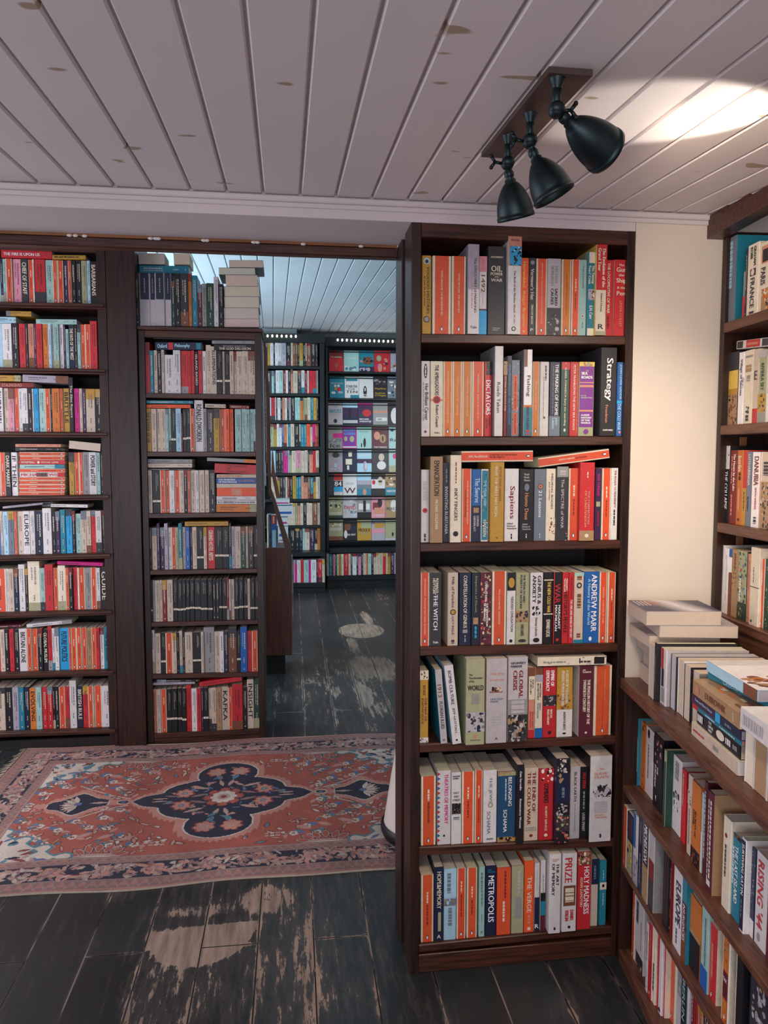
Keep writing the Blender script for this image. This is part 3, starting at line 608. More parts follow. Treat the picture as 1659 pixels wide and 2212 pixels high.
row_full(PR, z, (85, 712, 1460, 655), [
 (87, 150, 195, 'y', 'THE MAP OF KNOWLEDGE', [('q', .0, .13, 0, 1, 'C'), ('pic', .01, .12, .1, .9, 'CBkBC', 8), t('VIOLET MOLLER', .2, .34, .5, .3, 'B'), t('THE MAP OF\nKNOWLEDGE', .38, .74, .5, .6, 'B'), ('pic', .93, 1, 0, 1, 'wvtpw', 8)]),
 (240, 287, 185, 'w', '1913', [('q', 0, 1, 0, 1, 'S'), t('1913', .2, .37, .45, .6, 'B'), t('FLORIAN ILLIES', .43, .8, .5, .5, 'd'), ('e', .95, .5, .18, 'h')], dict(roll=.085, side='t', p=.012)),
 (325, 388, 150, 'u', 'BOMB CULTURE', [('q', 0, 1, 0, 1, 'w'), t('BOMB CULTURE', .07, .5, .5, .36, 'n'), t('JEFF NUTTALL', .54, .87, .5, .32, 'G'), ('e', .95, .5, .12, 'k')], dict(roll=.115, p=.018, side='u')),
 (418, 552, 112, 'e', 'WORLD', [('h', 'The\nTransformation\nof the', .22, .1, .7, 'd'), ('h', 'WORLD', .335, .06, .84, 'k'), ('d', .4, .52, .5, .4, 'g'), ('pic', .62, .85, 0, 1, 'SnhldS', 18), ('e', .9, .5, .09, 's'), ('h', 'PRINCETON', .945, .014, .5, 'd')], dict(p=.03)),
 (562, 708, 110, 'c', 'THE SEA', [('q', 0, 1, 0, 1, 'S'), ('h', 'THE SEA', .18, .03, .72, 's'), ('h', 'AND CIVILIZATION', .25, .018, .76, 's'), ('q', .385, .4, .15, .8, 'B'), ('pic', .33, .39, .25, .75, 'cBdkc', 10), ('h', 'LINCOLN\nPAINE', .49, .05, .58, 'h'), ('d', .64, .78, .5, .4, 'S'), ('h', 'A', .945, .03, .15, 'B')], dict(p=.024)),
 (717, 858, 98, 'S', 'GLOBAL CRISIS', [('h', 'GEOFFREY\nPARKER', .09, .065, .76, 'd'), t('GLOBAL\nCRISIS', .16, .48, .5, .5, 'R'), ('q', .5, .68, 0, 1, 'g'), ('d', .51, .66, .5, .66, 'S'), ('pic', .68, 1, 0, 1, 'dBTkkgS', 40), ('h', 'Yale', .945, .02, .3, 'S')], dict(p=.02)),
 (864, 908, 175, 's', 'VOICES OF HISTORY', [('q', 0, .12, 0, 1, 'B'), ('q', .12, .45, 0, 1, 'C'), ('q', .88, 1, 0, 1, 'r'), t('VOICES\nOF HISTORY', .16, .38, .5, .6, 'k'), t('SIMON SEBAG\nMONTEFIORE', .62, .86, .5, .6, 'r')]),
 (911, 966, 175, 'C', 'WRITTEN IN HISTORY', [('q', 0, .1, 0, 1, 'B'), ('q', .1, .2, 0, 1, 'l'), ('q', .86, 1, 0, 1, 'b'), t('WRITTEN\nIN HISTORY', .22, .46, .5, .5, 'd'), t('SEBAG\nMONTEFIORE', .5, .72, .5, .5, 'h')]),
 (969, 1063, 170, 'r', 'EMPIRE OF DEMOCRACY', [t('EMPIRE OF\nDEMOCRACY', .05, .34, .5, .62, 'W'), ('pic', .4, .55, 0, 1, 'dkgSk', 12), t('SIMON\nREID-HENRY', .6, .82, .5, .4, 'C'), ('e', .93, .5, .14, 'k')]),
 (1066, 1178, 168, 'y', 'A HISTORY OF THE ENGLISH-SPEAKING PEOPLES', [('pic', .38, .61, 0, 1, 'yBBTB', 16), t('A HISTORY OF THE ENGLISH-\nSPEAKING PEOPLES SINCE 1900', .05, .55, .5, .44, 'C'), ('q', .61, 1, 0, 1, 'w'), t('ANDREW ROBERTS', .64, .9, .5, .15, 'k'), ('e', .95, .5, .12, 'k', .5)]),
 (1226, 1328, 163, 'R', 'HISTORY OF THE TWENTIETH CENTURY', [('q', 0, 1, 0, 1, 'M'), ('h', 'J.M.\nROBERTS', .07, .05, .6, 'C'), t('THE PENGUIN HISTORY OF THE\nTWENTIETH CENTURY', .19, .82, .5, .5, 'C'), ('e', .94, .5, .08, 'C')], dict(side='w', p=.006)),
 (1330, 1458, 160, 'P', '', [('d', .05, .5, .6, .04, 's'), ('d', .45, .9, .5, .04, 'r')]),
], FR, 'fifth shelf')
lie(PR, *z(932, 163), *z(1425, 150), 19, 'c', .0, .13, [('pic', 0, 1, 0, 1, 'CTScS', 12), ('d', .08, .4, .4, .18, 'g'), ('Q', .6, .62, .2, .8, 'd'), ('Q', .82, .97, .1, .9, 'k'), ('d', .62, .78, .4, .2, 'd')], '', 'fifth shelf', FR, page='C')
z = Zm(880, 1600, 3.318)
row_full(PR, z, (80, 752, 1460, 690), [
 (97, 203, 255, 'P', '', None),
 (214, 310, 215, 'w', 'THEATRES OF MEMORY', [('tri',), t('THEATRES OF MEMORY', .05, .72, .65, .28, 'm'), ('e', .88, .5, .08, 'k')]),
 (313, 383, 228, 'w', 'EAST WEST STREET', [('h', 'PHILIPPE\nSANDS', .07, .05, .74, 'n'), ('h', 'EAST', .285, .028, .56, 'n'), ('h', 'WEST', .335, .028, .56, 'n'), ('h', 'STREET', .385, .028, .8, 'n'), ('pic', .43, .58, .05, .95, 'kBdkT', 10), ('q', .585, 1, 0, 1, 'w'), ('d', .62, .66, .5, .6, 'h')]),
 (388, 477, 222, 'P', '', None),
 (481, 536, 213, 'P', '', None),
 (541, 638, 212, 'w', 'THE JEWS', [('q', 0, .0, 0, 0, 'w'), t('THE JEWS', .1, .45, .5, .28, 'h'), ('e', .48, .52, .2, 'e'), ('e', .48, .52, .1, 'w'), t('SCHAMA', .57, .88, .4, .26, 'h'), ('d', .94, .96, .5, .5, 'h')]),
 (642, 772, 222, 'I', 'BELONGING', [ ('q', .03, .9, .03, .97, 'I'), ('pic', 0, .06, 0, 1, 'Te', 8), ('pic', .93, 1, 0, 1, 'Tky', 10), t('BELONGING', .08, .49, .68, .2, 'W'), t('SCHAMA', .54, .86, .42, .2, 'W'), ('d', .1, .42, .44, .07, 'u')]),
 (781, 832, 175, 'k', 'Renaissance Woman', [t('Gaia Servadio', .08, .32, .5, .3, 'W'), t('Renaissance Woman', .43, .8, .5, .3, 'W')], dict(p=.014)),
 (834, 934, 195, 'c', 'THE END OF THE COLD WAR', [t('THE END OF\nTHE COLD WAR', .06, .78, .5, .6, 'R'), ('h', 'ROBERT\nSERVICE', .84, .05, .8, 'g'), ('e', .93, .5, .13, 'R', .8)]),
 (937, 1042, 200, 'r', 'COMRADES', [('pic', 0, .18, .1, 1, 'rkWWk', 10), t('COMRADES', .21, .48, .5, .32, 'k'), t('ROBERT SERVICE', .53, .87, .5, .15, 'C'), ('e', .93, .5, .12, 'C', .9)]),
 (1061, 1158, 130, 'n', '', [('pic', 0, .17, 0, 1, 'kSdgC', 16), ('pic', .17, .3, .1, .9, 'nsTn', 5), ('q', .3, .53, 0, 1, 'n'), ('d', .34, .46, .5, .2, 'h'), ('pic', .53, .67, 0, 1, 'kSgSd', 14), ('pic', .67, .86, 0, 1, 'deBsdT', 16), ('pic', .87, 1, 0, 1, 'krsTk', 10)], dict(p=.02)),
 (1161, 1230, 185, 'c', 'BLACK EARTH', [('q', 0, 1, 0, 1, 'S'), t('BLACK EARTH', .08, .48, .5, .28, 'd'), ('d', .52, .9, .5, .12, 'g')]),
 (1232, 1285, 190, 'k', 'PALE RIDER', [t('PALE RIDER', .08, .3, .5, .4, 'r'), ('d', .34, .6, .5, .2, 'g'), t('LAURA SPINNEY', .64, .9, .5, .4, 'S')]),
 (1302, 1458, 110, 'w', 'The SLAVE TRADE', [('h', 'The', .15, .025, .22, 's'), ('h', 'SLAVE\nTRADE', .225, .07, .7, 's'), ('pic', .335, .48, .05, .98, 'wkwdkS', 30), ('d', .53, .66, .5, .6, 'S'), ('h', 'HUGH\nTHOMAS', .7, .05, .56, 's'), ('e', .93, .5, .05, 'v', 2)], dict(p=.022, side='k')),
], FR, 'sixth shelf')
z = Zm(880, 1800, 3.318)
row_full(PR, z, (80, 785, 1420, 655), [
 (97, 187, 300, 'P', '', None),
 (191, 259, 245, 'n', 'HOPE and MEMORY', [t('HOPE&MEMORY', .06, .56, .5, .46, 'C'), ('q', .61, .87, .4, .72, 'e'), ('h', 'A', .94, .05, .4, 'C')]),
 (260, 348, 255, 'u', '', [('q', 0, .4, 0, 1, 'u'), ('d', .06, .34, .4, .3, 'h'), ('pic', .42, .52, 0, 1, 'hBTu', 7), ('d', .55, .8, .5, .3, 'h')]),
 (352, 416, 252, 'P', '', None),
 (424, 498, 248, 'P', '', None),
 (510, 553, 240, 'a', '', None),
 (559, 634, 235, 'n', 'METROPOLIS', [('h', 'BEN\nWILSON', .07, .05, .66, 't'), t('METROPOLIS', .14, .8, .5, .56, 'W')]),
 (638, 736, 248, 'r', '', [('q', 0, 1, 0, 1, 'P'), ('d', .05, .45, .6, .12, 'R'), ('d', .5, .8, .5, .15, 'C')]),
 (743, 828, 232, 'g', '', [('q', 0, 1, 0, 1, 'e'), ('d', .08, .44, .6, .2, 'S'), ('q', .47, .78, .3, .85, 'g')]),
 (834, 903, 200, 'o', 'THE VERGE', [t('THE VERGE', .22, .72, .5, .46, 'C'), ('d', .76, .88, .5, .3, 's'), ('e', .95, .5, .18, 'C')]),
 (907, 943, 215, 'w', '', [('q', .5, 1, 0, 1, 'n'), ('d', .1, .4, .5, .2, 'S'), ('h', 'R', .92, .06, .7, 'W')]),
 (950, 985, 195, 'w', '', [('q', .46, .58, 0, 1, 'k'), ('q', .58, .78, 0, 1, 't'), ('q', .78, 1, 0, 1, 'M'), ('d', .2, .45, .5, .2, 'g')]),
 (1012, 1095, 150, 'w', 'THE ART OF MEMORY', [('h', 'FRANCES\nYATES', .08, .035, .6, 's'), t('THE ART\nOF MEMORY', .12, .52, .5, .62, 'd'), ('e', .94, .5, .1, 'd', 1.4)], dict(p=.016)),
 (1105, 1208, 145, 'w', 'THE PRIZE', [('h', 'THE', .17, .02, .3, 'r'), t('PRIZE', .06, .37, .4, .5, 'r'), ('q', .41, .67, .08, .92, 'B'), ('d', .44, .62, .5, .6, 'C'), t('DANIEL\nYERGIN', .72, .86, .5, .6, 'r'), ('e', .94, .5, .1, 'k')], dict(p=.014)),
 (1214, 1308, 135, 'r', 'HOLY MADNESS', [('q', .16, 1, 0, 1, 'M'), ('Q', .17, 1, 0, 1, 'r'), ('pic', 0, .165, 0, 1, 'BsTkC', 16), t('HOLY MADNESS', .19, .8, .66, .4, 'W'), t('ADAM ZAMOYSKI', .32, .7, .28, .2, 'C')], dict(p=.01)),
 (1311, 1358, 185, 'w', '', [('q', 0, .38, 0, 1, 'n'), ('d', .1, .3, .5, .3, 'h'), ('q', .38, 1, 0, 1, 'c')]),
 (1372, 1420, 195, 't', '', [('q', 0, .97, .04, .96, 'b'), ('Q', .0, .97, .04, .96, 't'), ('Q', .34, .45, 0, 1, 'C'), ('e', .39, .5, .2, 'k', 1.2), ('d', .15, .3, .5, .12, 'u'), ('d', .5, .7, .5, .12, 'u')]),
], FR, 'bottom shelf')

# ---- left bookcase
z = Zm(0, 500, 4.81)
row_quick(PL, z, (-60, 736, 1030, 758), (283, 310), 'u:15 n:42 a:72 P:140 p:228 d:302:288:CHIEF_OF_STAFF P:354 w:367 r:481 a:558 P:604 w:608 P:668 v:715 P:750 k:795 k:855 e:912 u:946:305 k:1015:315:BARBARIANS', LF, 'top shelf')
lie(PL, *z(12, 270), *z(540, 285), 18, 'r', .01, .15, [t('THE FIRE IS UPON US', .05, .76, .45, .36, 'W')], 'THE FIRE IS UPON US', 'top shelf', LF)
lie(PL, *z(545, 288), *z(890, 291), 9.5, 'y', .01, .13, [t('WE ARE BELLINGCAT', .05, .8, .5, .4, 'k')], '', 'top shelf', LF)
z2_ = (0, 0)
row_quick(PL, z, (-60, 1413, 1020, 1432), (955, 968), 'u:33 w:132 k:205 r:275:960 d:300 s:362 v:385 r:450 O:512 u:545 g:565 a:622 w:668 v:690 a:722:1015 n:780:970:THE_FATE_OF_THE_WEST k:810 a:845 P:892 P:944 r:1018:932', LF, 'second shelf')
lie(PL, *z(65, 878), *z(325, 882), 11, 'y', .02, .12, None, '', 'second shelf', LF)
lie(PL, *z(375, 962), *z(797, 966), 11, 'a', .01, .13, None, '', 'second shelf', LF)
lie(PL, *z(-40, 952), *z(165, 955), 14, 'u', .01, .13, None, '', 'second shelf', LF)
row_quick(PL, z, (-60, 2079, 1065, 2086), (1628, 1636), 'w:45:1625:FALSE_DAWN c:98 p:158 P:205 w:240 w:300 k:345 w:360 Q:412 a:475 P:532 k:552 O:632 P:664 y:728:1632:BRITTLE k:775:1520:The_Elite_Report m:833 c:865 v:902 c:995 k:1065', LF, 'third shelf')
lie(PL, *z(-60, 1556), *z(215, 1560), 13.5, 'y', .01, .13, None, '', 'third shelf', LF)
lie(PL, *z(235, 1562), *z(710, 1580), 16, 'l', .01, .13, None, '', 'third shelf', LF)
lie(PL, *z(-60, 1622), *z(350, 1624), 11, 'R', .008, .13, [t('STALINGRAD', .2, .7, .5, .6, 's')], '', 'third shelf', LF)
z = Zm(0, 940, 4.81)
row_quick(PL, z, (-60, 634, 1085, 614), (178, 180), 'P:12 P:66 k:124:180:DARK_MARKET w:190:180:IF_THEN -:724 y:778 P:830 P:868 g:935 w:1012:178:POWER_and_STORY a:1050 k:1083', LF, 'fourth shelf')
zz = 626
for i, (th, kk, tt) in enumerate([(34, 'P', ''), (37, 'P', ''), (40, 'P', ''), (44, 'P', ''), (34, 'P', ''), (46, 'w', 'MICHAEL LEWIS'), (40, 'P', ''), (43, 'a', ''), (44, 'r', 'MONEYBALL'), (42, 'P', ''), (42, 'P', '')]):
    it = None
    if tt == 'MICHAEL LEWIS': it = [t('MICHAEL LEWIS', .03, .85, .5, .62, 'r'), ('Q', .37, .62, .08, .92, 'G'), ('q', .85, 1, 0, 1, 'r')]
    if tt == 'MONEYBALL': it = [t('MONEYBALL', .05, .35, .5, .5, 'C'), ('e', .42, .5, .3, 'C'), t('MICHAEL LEWIS', .48, .86, .5, .4, 'C')]
    lie(PL, *z(200+(i*7) % 13-4, zz), *z(672+(i*5) % 11-4, zz), th/4.81, kk, .008, .13, it, '', 'fourth shelf', LF, stk=i+1); zz -= th+.5
lie(PL, *z(160, zz-12), *z(632, zz-10), 7, 'k', .008, .13, None, '', 'fourth shelf', LF, stk=12)
lie(PL, *z(160, zz-50), *z(632, zz-48), 7, 's', .008, .13, None, '', 'fourth shelf', LF, stk=13)
lie(PL, *z(715, 138), *z(1040, 170), 17, 'C', .0, .13, [('q', 0, 1, 0, 1, 'c')], '', 'fourth shelf', LF, fore=False)
row_quick(PL, z, (-60, 1247, 1110, 1218), (795, 785), 'b:15 c:43 u:98 h:158 P:188 c:250 w:320:790:EUROPE w:372 n:455 w:548:760 k:588 v:632 t:690:775 Q:757:775 k:790 a:850:818 c:905 c:953 r:1003 w:1063 k:1105', LF, 'fifth shelf')
lie(PL, *z(30, 765), *z(550, 712), 5, 'l', .01, .12, None, '', 'fifth shelf', LF)
lie(PL, *z(440, 745), *z(910, 755), 7, 'w', .01, .12, None, '', 'fifth shelf', LF)
row_quick(PL, z, (-60, 1838, 1130, 1803), (1390, 1375), 'P:78 w:98 c:155 n:203 w:270:1345 k:300 C:425:1312 a:478 r:565:1345 P:612 C:690:1355 P:725 k:765 r:812 w:820 P:890 g:955 P:1010 w:1050 k:1125:1375:GUIDE', LF, 'sixth shelf')
lie(PL, *z(595, 1345), *z(1065, 1363), 8, 'm', .01, .12, None, '', 'sixth shelf', LF)
z = Zm(0, 1330, 5.53)
row_quick(PL, z, (-70, 670, 1310, 634), (165, 140), 'r:12 c:70 k:122 r:180 k:243 w:333:155:BRITAIN_ALONE P:393 P:460 k:522 k:583:165:GLOBAL_MUSLIM r:632:125 w:665 w:715 Q:832:152:FUTURE_POLITICS P:860 P:922 P:985 P:1045 T:1103 P:1155 r:1200 w:1250 t:1308:140:The_Big_Ethical', LF, 'seventh shelf')
lie(PL, *z(320, 145), *z(858, 92), 7.5, 'w', .005, .12, None, '', 'seventh shelf', LF)
lie(PL, *z(-70, 152), *z(258, 138), 6, 'M', .01, .12, None, '', 'seventh shelf', LF)
row_quick(PL, z, (-70, 1374, 1335, 1326), (862, 838), 'c:72 k:160 l:235 t:300 n:365 O:440:868:EVOLVING a:512 r:572 r:640 k:668 k:715 P:788 r:842 w:925:775 n:998:845:BRITISH_RULE r:1062 P:1122 c:1135 P:1225 w:1335', LF, 'bottom shelf')

# the left bookcase carries on past the edge of the view
for (cs_, rw_), (ua, za, ub, zb) in list(ROWS.items()):
    if cs_ != LF: continue
    k = (zb-za)/(ub-ua); u = ua-.003; r = random.Random(rw_+'on')
    while u > -1.57:
        wd = r.uniform(.011, .034); key = r.choice('PPPwckcrknaygldtK')
        put(PL, u-wd, u, za+k*(u-ua)+.0004, r.uniform(.186, .204), key, 0, .012, .128, 0, None, '', rw_+' beyond', 0, LF+' beyond'); u -= wd+.0005

# ---- middle bookcase
z = Zm(280, 530, 4.608)
row_quick(PL, z, (60, 799, 940, 811), (275, 285), 'k:103 D:208 D:262 D:355 D:420 G:455:360 k:512 d:590:282 j:624 t:680:300 M:725:390 g:770:382 G:843:378 w:888:312 k:938:385', MD, 'top', x0=62, d=.14)
zz = 812
for i, (x0, x1, th, kk) in enumerate([(940, 1290, 80, 'w'), (940, 1285, 110, 'T'), (944, 1290, 110, 'l'), (944, 1292, 102, 'l'), (958, 1275, 112, 'l'), (888, 1250, 72, 'k'), (990, 1332, 74, 'h')]):
    lie(PL, *z(x0, zz), *z(x1, zz+2), th/4.608, kk, .015, .19, None, '', 'top', MD, stk=i+1, pagefront=1); zz -= th+1
lie(PL, *z(100, 275), *z(590, 284), 17, 't', .05, .14, None, '', 'top', MD)
lie(PL, *z(90, 188), *z(350, 190), 24, 'l', .05, .14, None, '', 'top', MD, pagefront=1)
lie(PL, *z(440, 190), *z(600, 192), 24, 'c', .05, .14, None, '', 'top', MD, pagefront=1)
row_quick(PL, z, (150, 1470, 1268, 1487), (1046, 1056), 'r:208:965 t:245 c:283 k:322 c:352:1035 w:440:1090 w:513:1045 r:585 r:618 r:652 k:688:1055:ISLAND_BASED r:728 w:765 c:815:992 c:870:1008:ILLUMINATIONS K:925 c:950 K:1000 c:1040 c:1068 c:1125 c:1185 c:1266', MD, 'first shelf')
lie(PL, *z(255, 1040), *z(720, 1043), 17, 'n', .01, .13, [t('Oxford', .05, .25, .5, .5, 'u'), ('q', .28, .38, .05, .95, 'r'), t('Philosophy', .42, .74, .5, .55, 'u'), ('q', .88, .98, .1, .9, 't')], 'Oxford Philosophy', 'first shelf', MD)
lie(PL, *z(840, 1046), *z(1255, 1050), 13.5, 'k', .01, .13, [t('THE GOD DELUSION', .12, .88, .32, .4, 'C'), t('RICHARD DAWKINS', .22, .76, .72, .28, 'g')], 'THE GOD DELUSION', 'first shelf', MD)
lie(PL, *z(820, 978), *z(1250, 982), 7, 'g', .01, .13, None, '', 'first shelf', MD)
z = Zm(290, 850, 4.74)
row_quick(PL, z, (118, 596, 1262, 597), (155, 162), 'y:180:155:THE_SCHOOL_OF_LIFE c:235 c:277 c:328 a:357 a:383 K:430 u:487:155 R:500:205 K:540 K:578 P:622 w:712:70:RONALD_DWORKIN g:748 d:818 y:878 P:938 o:980 o:1020 -:1035 a:1100 a:1148 a:1188 a:1225 a:1260', MD, 'second shelf')
lie(PL, *z(125, 104), *z(600, 108), 7.5, 't', .01, .12, None, '', 'second shelf', MD)
lie(PL, *z(115, 149), *z(575, 151), 8, 'o', .01, .12, None, '', 'second shelf', MD)
lie(PL, *z(725, 144), *z(935, 150), 8.5, 'c', .01, .12, None, '', 'second shelf', MD)
lie(PL, *z(975, 152), *z(1175, 160), 8, 'R', .01, .12, None, '', 'second shelf', MD)
row_quick(PL, z, (135, 1226, 838, 1218), (788, 785), 'c:190 K:272 P:324 P:368 w:418 P:470 c:515 k:550 P:580 c:632 w:668 c:725 c:770 k:836', MD, 'third shelf')
zz = 1215
for i, (th, kk, tt, it) in enumerate([(80, 'O', '', None), (42, 'w', 'For the Good of the World', [t('A. C. GRAYLING', .03, .4, .5, .5, 'k'), t('For the Good of the World', .43, .9, .5, .4, 'k')]), (40, 'w', '', None), (84, 'P', '', [('q', 0, 1, 0, 1, 'o'), ('Q', .35, .58, .1, .9, 's')]), (42, 'c', '', [('q', 0, 1, 0, 1, 'c')]), (56, 'b', 'THE FRONTIERS OF KNOWLEDGE', [t('THE FRONTIERS\nOF KNOWLEDGE', .05, .48, .5, .72, 'W'), t('A C GRAYLING', .52, .9, .5, .34, 's')]), (38, 'c', 'THE MYSTERY OF THINGS', [t('THE MYSTERY OF THINGS', .03, .6, .5, .5, 'O')])]):
    lie(PL, *z(841+(i*3) % 5, zz), *z(1277-(i*4) % 6, zz), th/4.74, kk, .008, .13, it, tt, 'third shelf', MD, stk=i+1); zz -= th+1
lie(PL, *z(822, zz-14), *z(1265, zz+2), 20, 's', .008, .13, [('q', 0, 1, 0, 1, 'r'), t('THE HISTORY\nOF\nPHILOSOPHY', .28, .74, .5, .85, 'R')], 'THE HISTORY OF PHILOSOPHY', 'third shelf', MD)
lie(PL, *z(745, 692), *z(1272, 716), 8, 'g', .004, .13, [('q', .72, 1, 0, 1, 'O')], '', 'third shelf', MD)
lie(PL, *z(140, 788), *z(590, 788), 4.5, 'k', .01, .13, None, '', 'third shelf', MD)
lie(PL, *z(138, 760), *z(592, 760), 9.5, 'c', .01, .13, None, '', 'third shelf', MD)
lie(PL, *z(138, 711), *z(592, 713), 8.5, 'g', .01, .13, None, '', 'third shelf', MD)
row_quick(PL, z, (158, 1806, 1285, 1786), (1375, 1362), 'k:185 c:238 v:268:1332 v:315 l:352:1332 w:386 P:432 e:460 t:497:1330 c:528 b:575 v:600 c:645 K:715 c:748 r:830:1368:GRAND_HOTEL_ABYSS K:908 K:972 k:1000:1330 l:1037 c:1095 G:1142 c:1168 d:1225 K:1285', MD, 'fourth shelf')
lie(PL, *z(518, 1360), *z(962, 1356), 10, 'y', .008, .12, None, '', 'fourth shelf', MD)
z = Zm(300, 1220, 4.88)
row_quick(PL, z, (118, 602, 1274, 572), (165, 148), 'K:150 l:176 c:225 c:255 R:300 c:365 K:410 K:460 K:500 K:540 K:590 K:655 K:725 K:780 k:815 k:850 K:880 K:930 R:955:135 w:973 c:1010 K:1055 K:1105 K:1150 c:1177 K:1225 K:1273', MD, 'fifth shelf', jit=2)
row_quick(PL, z, (138, 1148, 1258, 1125), (725, 695), 'w:175:688 c:235 K:287 P:362 c:405 k:430 c:465:700 k:490 c:572 K:660 c:690 g:802:660 c:858 w:900 n:945 B:1036:670 K:1075 b:1147:655 r:1195 P:1256', MD, 'sixth shelf')
row_quick(PL, z, (140, 1776, 1278, 1722), (1315, 1285), 's:190 c:240 P:298 K:350 K:410 K:460 K:505 r:562:1270 w:618 r:662 v:685 K:738 c:772 c:822 T:878 c:950:1285:KAFKA P:988 r:1100:1258 k:1145 c:1215:1210:INSIGHT G:1278:1218', MD, 'bottom shelf')
lie(PL, *z(640, 1290), *z(1085, 1225), 10, 'r', .004, .12, None, '', 'bottom shelf', MD)
lie(PL, *z(143, 1272), *z(590, 1258), 5.5, 'l', .01, .12, None, '', 'bottom shelf', MD)
lie(PL, *z(190, 1242), *z(640, 1235), 6.5, 'k', .01, .12, None, '', 'bottom shelf', MD)

# ---- far black bookcase (seen through the opening)
z = Zm(560, 680, 5.184)
kb = dict(off=.02, d=.13)
row_quick(PBL, z, (40, 571, 660, 580), 315, 'n:92 y:125 w:160 n:178 w:210 w:245 l:300 k:355 c:378 B:405 B:430 k:450 y:490 k:520 w:530 B:580 k:630 k:655', BL, 'top shelf', **kb)
row_quick(PBL, z, (60, 880, 660, 883), 625, 'd:140 a:168 k:185 w:225 a:268 R:298 w:325 k:355 s:378:600 c:432 d:470 w:510 R:540 w:555 r:600 r:640 g:662', BL, 'second shelf', **kb)
row_quick(PBL, z, (80, 1181, 668, 1181), 928, 'u:135 r:178 w:190 k:205 w:240 k:260 s:290 w:312 k:335 l:355 k:400 a:430 a:460 O:490 e:510 e:540 c:575 t:608 y:645 n:665', BL, 'third shelf', **kb)
row_quick(PBL, z, (100, 1480, 670, 1476), 1225, 'e:165 y:198 w:225 w:255 b:278 O:308 w:325 t:350 c:395 k:450 c:465 t:500 t:530 o:570 c:598 m:622 r:650 B:668', BL, 'fourth shelf', **kb)
z = Zm(560, 980, 5.184)
row_quick(PBL, z, (110, 216, 675, 213), -35, 'u:185 k:215 k:245 d:270 m:295 m:320 l:340 e:365 c:410 p:470 c:510 c:545 k:560 s:600 r:635 c:672', BL, 'fifth shelf', **kb)
row_quick(PBL, z, (130, 508, 684, 504), 262, 'c:205 y:232 k:265 d:295 c:318 R:340 k:375 y:415:245 t:440 t:472 s:500:245 s:545 B:572 t:605 y:635 c:682', BL, 'sixth shelf', **kb)
row_quick(PBL, z, (300, 801, 685, 796), 552, 'c:350 c:380 c:405 e:430 s:460 c:495 k:530 c:560 c:595 B:655 c:683', BL, 'seventh shelf', **kb)
row_quick(PBL, z, (340, 1084, 686, 1076), 835, 'k:405 k:450 n:485 a:512 c:565 v:620 k:652 O:685', BL, 'eighth shelf', **kb)
row_quick(PBLL, z, (300, 1446, 735, 1441), 1190, 'r:360 n:385 p:400 m:425 w:465 r:500 a:555 m:580 w:640 v:657 r:705 c:735', BL, 'bottom shelf', **kb)
row_quick(PBR, z, (755, 1369, 1640, 1343), (1125, 1105), 'g:785 t:815 v:830 p:850 G:870 w:890 y:920 w:945 r:1000 c:1025 d:1045 w:1090 v:1110 p:1140 v:1165 c:1200 O:1220 a:1255 k:1280 c:1310 c:1335:1085 c:1385 r:1420 c:1440 y:1470 v:1510 l:1535 k:1570 r:1600', BR, 'bottom shelf', off=-.10)

